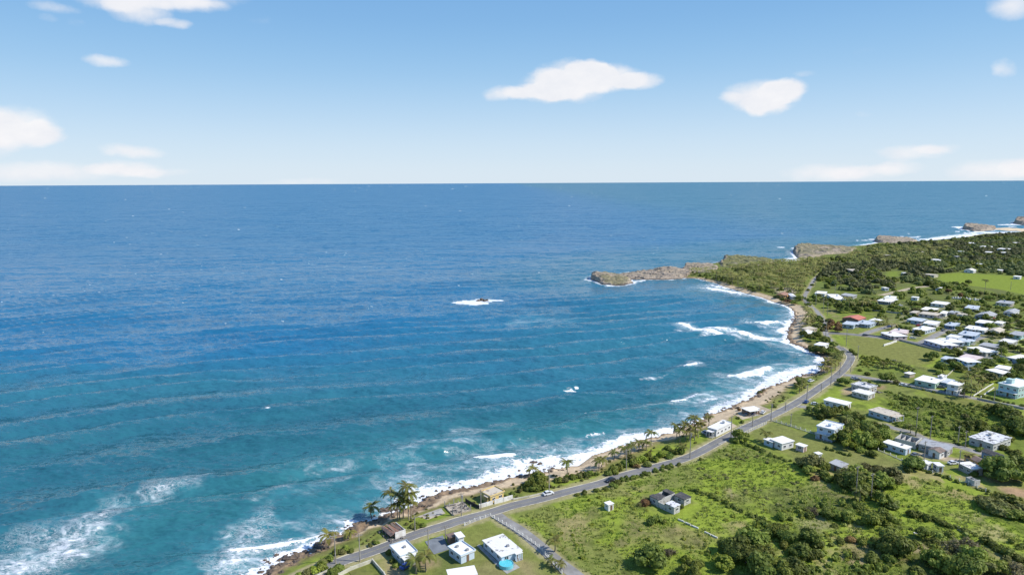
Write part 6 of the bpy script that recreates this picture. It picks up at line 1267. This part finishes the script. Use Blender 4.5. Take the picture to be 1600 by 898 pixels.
# --- everything past that reads as mass: woods, scrub, tussocks
def merged(name, base, pts, scl, label, mat, cat=None, zs=None, sink=.1):
    """one mesh made of many small plants; base = list of (V, F)"""
    if len(pts) == 0: return
    pts = np.asarray(pts); zz = hgt(pts[:, 0], pts[:, 1]); Vs = []; Fs = []; nb = 0; kinds = RNG.integers(0, len(base), len(pts)); ang = RNG.uniform(0, 2*np.pi, len(pts))
    for k, (V, Fc) in enumerate(base):
        m = np.where(kinds == k)[0]
        if len(m) == 0: continue
        c, s = np.cos(ang[m])[:, None], np.sin(ang[m])[:, None]; r = np.asarray(scl)[m][:, None]; zsc = (r if zs is None else r * zs)
        X_ = (V[None, :, 0]*c - V[None, :, 1]*s)*r + pts[m, 0][:, None]; Y_ = (V[None, :, 0]*s + V[None, :, 1]*c)*r + pts[m, 1][:, None]; Z_ = V[None, :, 2]*zsc + zz[m][:, None] - sink
        Vs.append(np.stack([X_, Y_, Z_], -1).reshape(-1, 3)); Fs.append((Fc[None] + (np.arange(len(m)) * len(V))[:, None, None]).reshape(-1, 3) + nb); nb += len(m) * len(V)
    me = np_mesh(name, np.concatenate(Vs), np.concatenate(Fs)); tag(add_obj(name, me, M(mat)), label, kind='stuff')
def scatter(polys, dens, clear=1.0, nmin=None, thr=None, maxr=2500, rclear=1.5, seed=0, shore=8):
    out = []
    for poly in polys:
        w_ = pix(poly, 2.5); lo, hi = w_.min(0), w_.max(0); n = int((hi - lo).prod() * dens); q = RNG.uniform(lo, hi, (n, 2)); q = q[inside(q[:, 0], q[:, 1], w_)]; out.append(q)
    q = np.concatenate(out); 
    if thr is not None: nn = fbm(q[:, 0] / thr[1], q[:, 1] / thr[1], 11 + seed, 4); q = q[nn > thr[0]]
    rd = np.full(len(q), 1e9)
    for a, wd in ROADW: rd = np.minimum(rd, seg_dist(q[:, 0], q[:, 1], a) - wd/2)
    ok = (rd > rclear) & (sdf(q[:, 0], q[:, 1], LAND) > shore)
    for a, b, c in FOOT: ok &= (q[:, 0]-a)**2 + (q[:, 1]-b)**2 > (c*clear)**2
    return q[ok]
FARC = [crown_arrays(400+i, 4, 90, .16, .75, core=.9, lobe_r=(.42, .6)) for i in range(5)]
LOW = [crown_arrays(500+i, 2, 34, .24, .6, core=.85, lobe_r=(.45, .65), spread=.5) for i in range(5)]
TUFT = []
for i in range(6):
    g = np.random.default_rng(600+i); V = []; Fc = []
    for k in range(9):
        a = g.uniform(0, 6.28); r = g.uniform(.1, .8); c_ = np.array((r*np.cos(a), r*np.sin(a), 0)); w_ = g.uniform(.10, .26); t_ = np.array((-np.sin(a+.5), np.cos(a+.5), 0)) * w_; l_ = np.array((np.cos(a), np.sin(a), 0)) * g.uniform(.1, .5)
        b = len(V); V += [c_ - t_, c_ + t_, c_ + l_ + (0, 0, g.uniform(.35, .8))]; Fc.append((b, b+1, b+2))
    TUFT.append((np.array(V), np.array(Fc)))
FARW = [[(1285,425),(1300,412),(1345,415),(1360,400),(1350,387),(1400,382),(1440,379.5),(1480,376),(1540,368.5),(1600,364),(1660,361),(1660,436),(1600,434),(1560,428),(1500,424),(1440,430),(1465,440),(1450,446),(1425,444),(1380,456),(1350,462),(1322,456),(1290,452),(1278,442)],
 [(1245,408),(1275,405),(1310,404),(1330,408),(1300,414),(1270,410)]]
q = scatter(FARW, .0125, .6, thr=(.30, 40)); q = q[RNG.permutation(len(q))[:3900]]
# keep the bright fields open
BF = pix([(1470,428),(1500,426),(1560,430),(1680,436),(1680,462),(1600,460),(1560,452),(1520,447),(1466,438)], 2.5); BF2 = pix([(1378,424),(1408,423),(1410,434),(1382,435)], 2.5)
m = ~inside(q[:, 0], q[:, 1], BF) & ~inside(q[:, 0], q[:, 1], BF2); q = q[m]
k = fbm(q[:, 0]/60, q[:, 1]/60, 77, 3); sz = RNG.uniform(2.6, 6.2, len(q))
for lo_, hi_, mt, lb in ((0, .44, 'leaf_far_dark', 'far-off dark green woodland beyond the village'), (.44, .53, 'leaf_mid', 'far-off mid green woodland mixed through the wood beyond the village'), (.53, 1, 'leaf_far', 'far-off haze-paled olive woodland towards the far beach')):
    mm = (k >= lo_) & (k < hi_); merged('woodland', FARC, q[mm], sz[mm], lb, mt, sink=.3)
GP = [[(1062,431),(1068,427),(1110,424),(1150,421),(1190,413),(1215,412),(1240,412),(1280,406),(1300,409),(1286,426),(1268,441),(1257,452),(1252,462),(1240,462),(1215,458),(1195,462),(1165,454),(1135,446),(1105,438)], [(1310,405),(1345,391),(1400,388),(1460,384),(1500,377),(1478,395),(1450,410),(1400,416),(1340,417)]]
PALMB = []
for i in range(4):
    me_ = PC[i]; V_ = np.array([v.co[:] for v in me_.vertices]); F_ = np.array([p_.vertices[:] for p_ in me_.polygons]); b_ = len(V_); th = np.arange(5) * 2 * np.pi / 5
    tv = np.concatenate([np.stack([np.cos(th)*.16, np.sin(th)*.16, np.full(5, -5.2)], -1), np.stack([np.cos(th)*.1, np.sin(th)*.1, np.zeros(5)], -1)]); tf = [(b_+k, b_+(k+1) % 5, b_+5+(k+1) % 5) for k in range(5)] + [(b_+k, b_+5+(k+1) % 5, b_+5+k) for k in range(5)]
    PALMB.append((np.concatenate([V_, tv]), np.concatenate([F_, np.array(tf)])))
q = scatter(GP + [[(1262,455),(1290,452),(1330,420),(1340,415),(1300,412),(1290,430)]], .0095, .7, shore=7); q = q[:420]; merged('palm_grove', PALMB, q, RNG.uniform(1.15, 1.6, len(q)), 'mass of coconut palms beyond the ones that can be counted', 'leaf_palm_far', sink=-6.8)
q = scatter(GP, .016, .7, shore=6, thr=(.38, 12)); hf = len(q) // 2
merged('undergrowth', FARC, q[:hf], RNG.uniform(1.2, 2.6, hf), 'olive undergrowth filling the ground between the grove palms', 'leaf_dark', sink=.2); merged('undergrowth', FARC, q[hf:], RNG.uniform(1.0, 2.6, len(q) - hf), 'mid green undergrowth between the grove palms', 'leaf_far_dark', sink=.2)
q = scatter([[(1322,456),(1380,458),(1425,447),(1470,442),(1530,458),(1600,464),(1680,470),(1680,500),(1560,482),(1480,474),(1400,486),(1375,498),(1300,478)]], .010, .8, thr=(.36, 25)); merged('woodland', FARC, q[:900], RNG.uniform(2.2, 4.6, len(q[:900])), 'dense garden trees between the dirt track and the village', 'leaf_mid', sink=.3)
q = scatter([[(1395,480),(1480,474),(1560,480),(1680,490),(1680,600),(1600,590),(1560,560),(1480,545),(1400,520)]], .016, .75, thr=(.45, 18)); merged('shrubbery', FARC, q[:700], RNG.uniform(1.1, 2.6, len(q[:700])), 'low garden shrubs filling the gaps between the village houses', 'leaf_dark', sink=.2)
# scrub in the wild ground
WILD = [(800,812),(850,792),(960,760),(1060,728),(1120,700),(1150,690),(1200,712),(1255,735),(1310,765),(1400,750),(1440,745),(1500,765),(1560,790),(1680,800),(1680,980),(930,980),(870,880)]
WILD2 = [(1385,612),(1480,630),(1560,645),(1640,660),(1640,700),(1560,670),(1500,690),(1440,680),(1395,662),(1390,640)]
SCRUB = [(1100,850),(1180,815),(1250,780),(1330,765),(1420,790),(1500,835),(1680,860),(1680,990),(1060,990)]
q = scatter([SCRUB], .075, thr=(.50, 13)); merged('scrub', LOW, q[:3600], RNG.uniform(.6, 1.9, len(q[:3600])), 'thick low scrub spreading over the lower right field', 'leaf_mid')
q = scatter([SCRUB, WILD2], .05, thr=(.52, 9), seed=5); merged('scrub', LOW, q[:2600], RNG.uniform(.5, 1.7, len(q[:2600])), 'dark patches of scrub among the lower right bushes', 'leaf_dark')
q = scatter([WILD], .035, thr=(.54, 12), seed=9); merged('weeds', LOW, q[:2800], RNG.uniform(.4, 1.2, len(q[:2800])), 'knee-high lime weeds in the wild field', 'leaf_lime', zs=.8)
q = scatter([[(945,765),(1060,722),(1130,697),(1175,705),(1255,740),(1270,762),(1215,800),(1140,770),(1070,745),(1040,760),(960,775)]], .10, thr=(.54, 10), seed=3); merged('weeds', LOW, q[:1500], RNG.uniform(.4, 1.3, len(q[:2200])), 'dark weeds along the upper part of the wild field', 'leaf_olive', zs=.8)
q = scatter([WILD, WILD2], .55, rclear=1.0); merged('wild_grass', TUFT, q[:30000], RNG.uniform(.5, 1.2, len(q[:30000])), 'tall tussocky grass covering the wild field', 'leaf_field', sink=.05)
q = scatter([WILD2], .12, thr=(.40, 14), seed=4); merged('scrub', LOW, q[:1800], RNG.uniform(.7, 1.7, len(q[:1800])), 'bright scrub on the wild plot below the back lane', 'leaf_mid')
q = scatter([[(1320,560),(1345,556),(1400,566),(1380,576),(1330,572)], [(1325,553),(1360,556),(1395,562),(1390,568),(1340,562)]], .10); merged('scrub', LOW, q[:500], RNG.uniform(.6, 1.6, len(q[:500])), 'scrub on the rough edge of the mown field', 'leaf_lime')
# hedges
HD = []
for px, wd in (([(1160,692),(1190,704),(1215,714),(1240,724),(1262,734)], 1.3), ([(1418,726),(1448,737),(1480,747),(1512,757),(1545,770)], 1.6), ([(1398,601),(1430,606),(1465,614)], 1.2), ([(1398,613),(1430,622),(1460,626),(1494,632)], 2.4), ([(1500,634),(1540,642),(1580,656)], 3), ([(955,757),(985,747),(1020,737),(1050,728)], 1.6), ([(1290,702),(1310,708),(1328,713)], .7), ([(1525,617),(1560,626),(1600,635)], .9), ([(1480,685),(1505,698)], 1.4), ([(1350,560),(1400,566)], 1.0), ([(1445,805),(1490,823),(1520,834),(1560,852)], 1.1), ([(1358,566),(1400,570),(1425,578)], 1.6), ([(880,745),(935,740)], 1.5), ([(640,824),(662,818)], .8), ([(1080,764),(1120,778),(1160,800),(1200,815)], 1.4)):
    p = pix(px, 2.5); s = np.concatenate([[0], np.cumsum(np.hypot(*np.diff(p, axis=0).T))]); n = int(s[-1] * 1.3); t = RNG.uniform(0, s[-1], n)
    HD.append(np.stack([np.interp(t, s, p[:, 0]), np.interp(t, s, p[:, 1])], -1) + RNG.normal(size=(n, 2)) * wd * .5)
q = np.concatenate(HD); merged('hedge', LOW, q, RNG.uniform(.6, 1.35, len(q)), 'overgrown dark hedges along the lot boundaries', 'leaf_dark')
# shore vegetation strip
sr = []
for i in range(len(COAST_ROAD) - 1):
    a, b = COAST_ROAD[i], COAST_ROAD[i+1]; d = b - a; L_ = np.hypot(*d); nrm = np.array((-d[1], d[0])) / L_; n = int(L_ * 1.4)
    for _ in range(n): sr.append(a + d * RNG.random() + nrm * RNG.uniform(5, 16))
sr = np.array(sr); dl = sdf(sr[:, 0], sr[:, 1], LAND); sr = sr[(dl > 9) & (fbm(sr[:, 0]/12, sr[:, 1]/12, 91, 3) > .46)]
ok = np.ones(len(sr), bool)
for a, b, c in FOOT: ok &= (sr[:, 0]-a)**2 + (sr[:, 1]-b)**2 > (c+1)**2
for a, wd in ROADW: ok &= (seg_dist(sr[:, 0], sr[:, 1], a) - wd/2) > 1.2
sr = sr[ok & (sr[:, 1] < 620)]; merged('shore_scrub', LOW, sr[:1500], RNG.uniform(.35, 1.0, len(sr[:1500])), 'patchy sea-grape scrub between the road and the beach', 'leaf_olive')
# reef rubble and boulders in the surf
def boulder(seed):
    g = np.random.default_rng(seed); v, f = ICO1; v = v * (1 + (g.random(len(v)) - .5) * .7)[:, None] * np.array((1, .75, .45)); return v, f
BL = [boulder(i) for i in range(6)]; rb = []
for i in range(len(cp) - 1):
    if COAST[i][3] < 3 or COAST[i][1] < 440: continue
    a, b = cp[i], cp[i+1]; d = b - a; L_ = np.hypot(*d); nrm = np.array((d[1], -d[0])) / L_
    for _ in range(int(L_ * .8)): rb.append(a + d * RNG.random() - nrm * RNG.normal(-.5, 2.2))
for c_, r_, n_ in (((835,724),6,26),((815,729),3,10),((455,872),5,24),((440,878),4,16),((497,855),3,16),((470,866),3,14),((600,806),4,20),((606,795),3,10),((570,818),3,10),((552,822),3,12),((668,780),3,10),((1140,640),4,10),((428,888),3,12),((1268,587),3,6),((655,792),3,10)):
    w0 = P(*c_)
    for _ in range(n_): rb.append(w0 + RNG.normal(size=2) * r_ * np.array((.9, .5)))
rb = np.array(rb); zz = np.maximum(hgt(rb[:, 0], rb[:, 1]), -.1); sz = RNG.uniform(.25, 1.0, len(rb)) ** 2.2 * 1.0 + .14
_h = hgt; hgt_save = hgt
def hgt(x_, y_, d=None): return np.maximum(hgt_save(x_, y_, d), .05)
merged('reef_rubble', BL, rb, sz, 'dark broken reef rock along the water line', 'reef', sink=.05)
hgt = hgt_save
for i, (u, v, s, lb) in enumerate([(833,723.5,1.5,'dark wave-washed rock off the beach, larger left one'),(843,725,1.1,'dark wave-washed rock off the beach, smaller right one'),(497,853,1.7,'grey rock ledge at the water below the windblown palm'),(450,873,1.8,'dark rock ledge in the surf near the bottom edge'),(604,797,1.5,'dark rock beneath the shore palms'),(1142,640,1.3,'brown rock in the surf above the beach house')]):
    V, Fc = BL[i % 6]; p = P(u, v); o = add_obj('rock', np_mesh('rock', V, Fc), M('reef'), None, (p[0], p[1], .3), i, (s*1.3, s, s*.9)); tag(o, lb, 'rock', 'dark rocks in the surf')
for i, (u, v, s) in enumerate([(747,471,1.9),(752,470,2.8),(756.5,471,2.2),(760.5,470.4,1.7)]):
    V, Fc = BL[i]; p = P(u, v); o = add_obj('rock', np_mesh('rock', V, Fc), M('reef'), None, (p[0], p[1], .6), i, (s, s*.8, s*1.7))
    tag(o, ('leftmost', 'tallest', 'third', 'rightmost')[i] + ' of four brown rocks in the foam patch in mid bay', 'rock', 'dark rocks in the surf')
# sandy boulders and debris heaps
for u, v, r, lb in ((1372,613,2.2,'rubble heap right of the twin derelict houses'),(1398,564,2.4,'grey heap of cut branches on the mown field edge'),(1573,650,1.2,'brown debris pile on the wild plot'),(1488,722,1.6,'pale rubble pile in the dirt yard'),(1436,833,1.1,'white boulder by the scrub, left one'),(1497,826,1.3,'dark-sided white wreck beside the hedge in the field')):
    g = G(u, v); mb = MB(); rg = random.Random(int(u))
    for _ in range(22): q0, q1 = rg.gauss(0, r*.45), rg.gauss(0, r*.45); mb.box(q0, q1, -.2, q0+rg.uniform(.2, .9), q1+rg.uniform(.2, .9), rg.uniform(.15, .9)*max(.2, 1-(abs(q0)+abs(q1))/r/2))
    tag(mb.build('rubble_heap', M('white_block' if 'white' in lb or 'pale' in lb else 'rubble'), None, g), lb, 'rubble heap', kind='stuff')
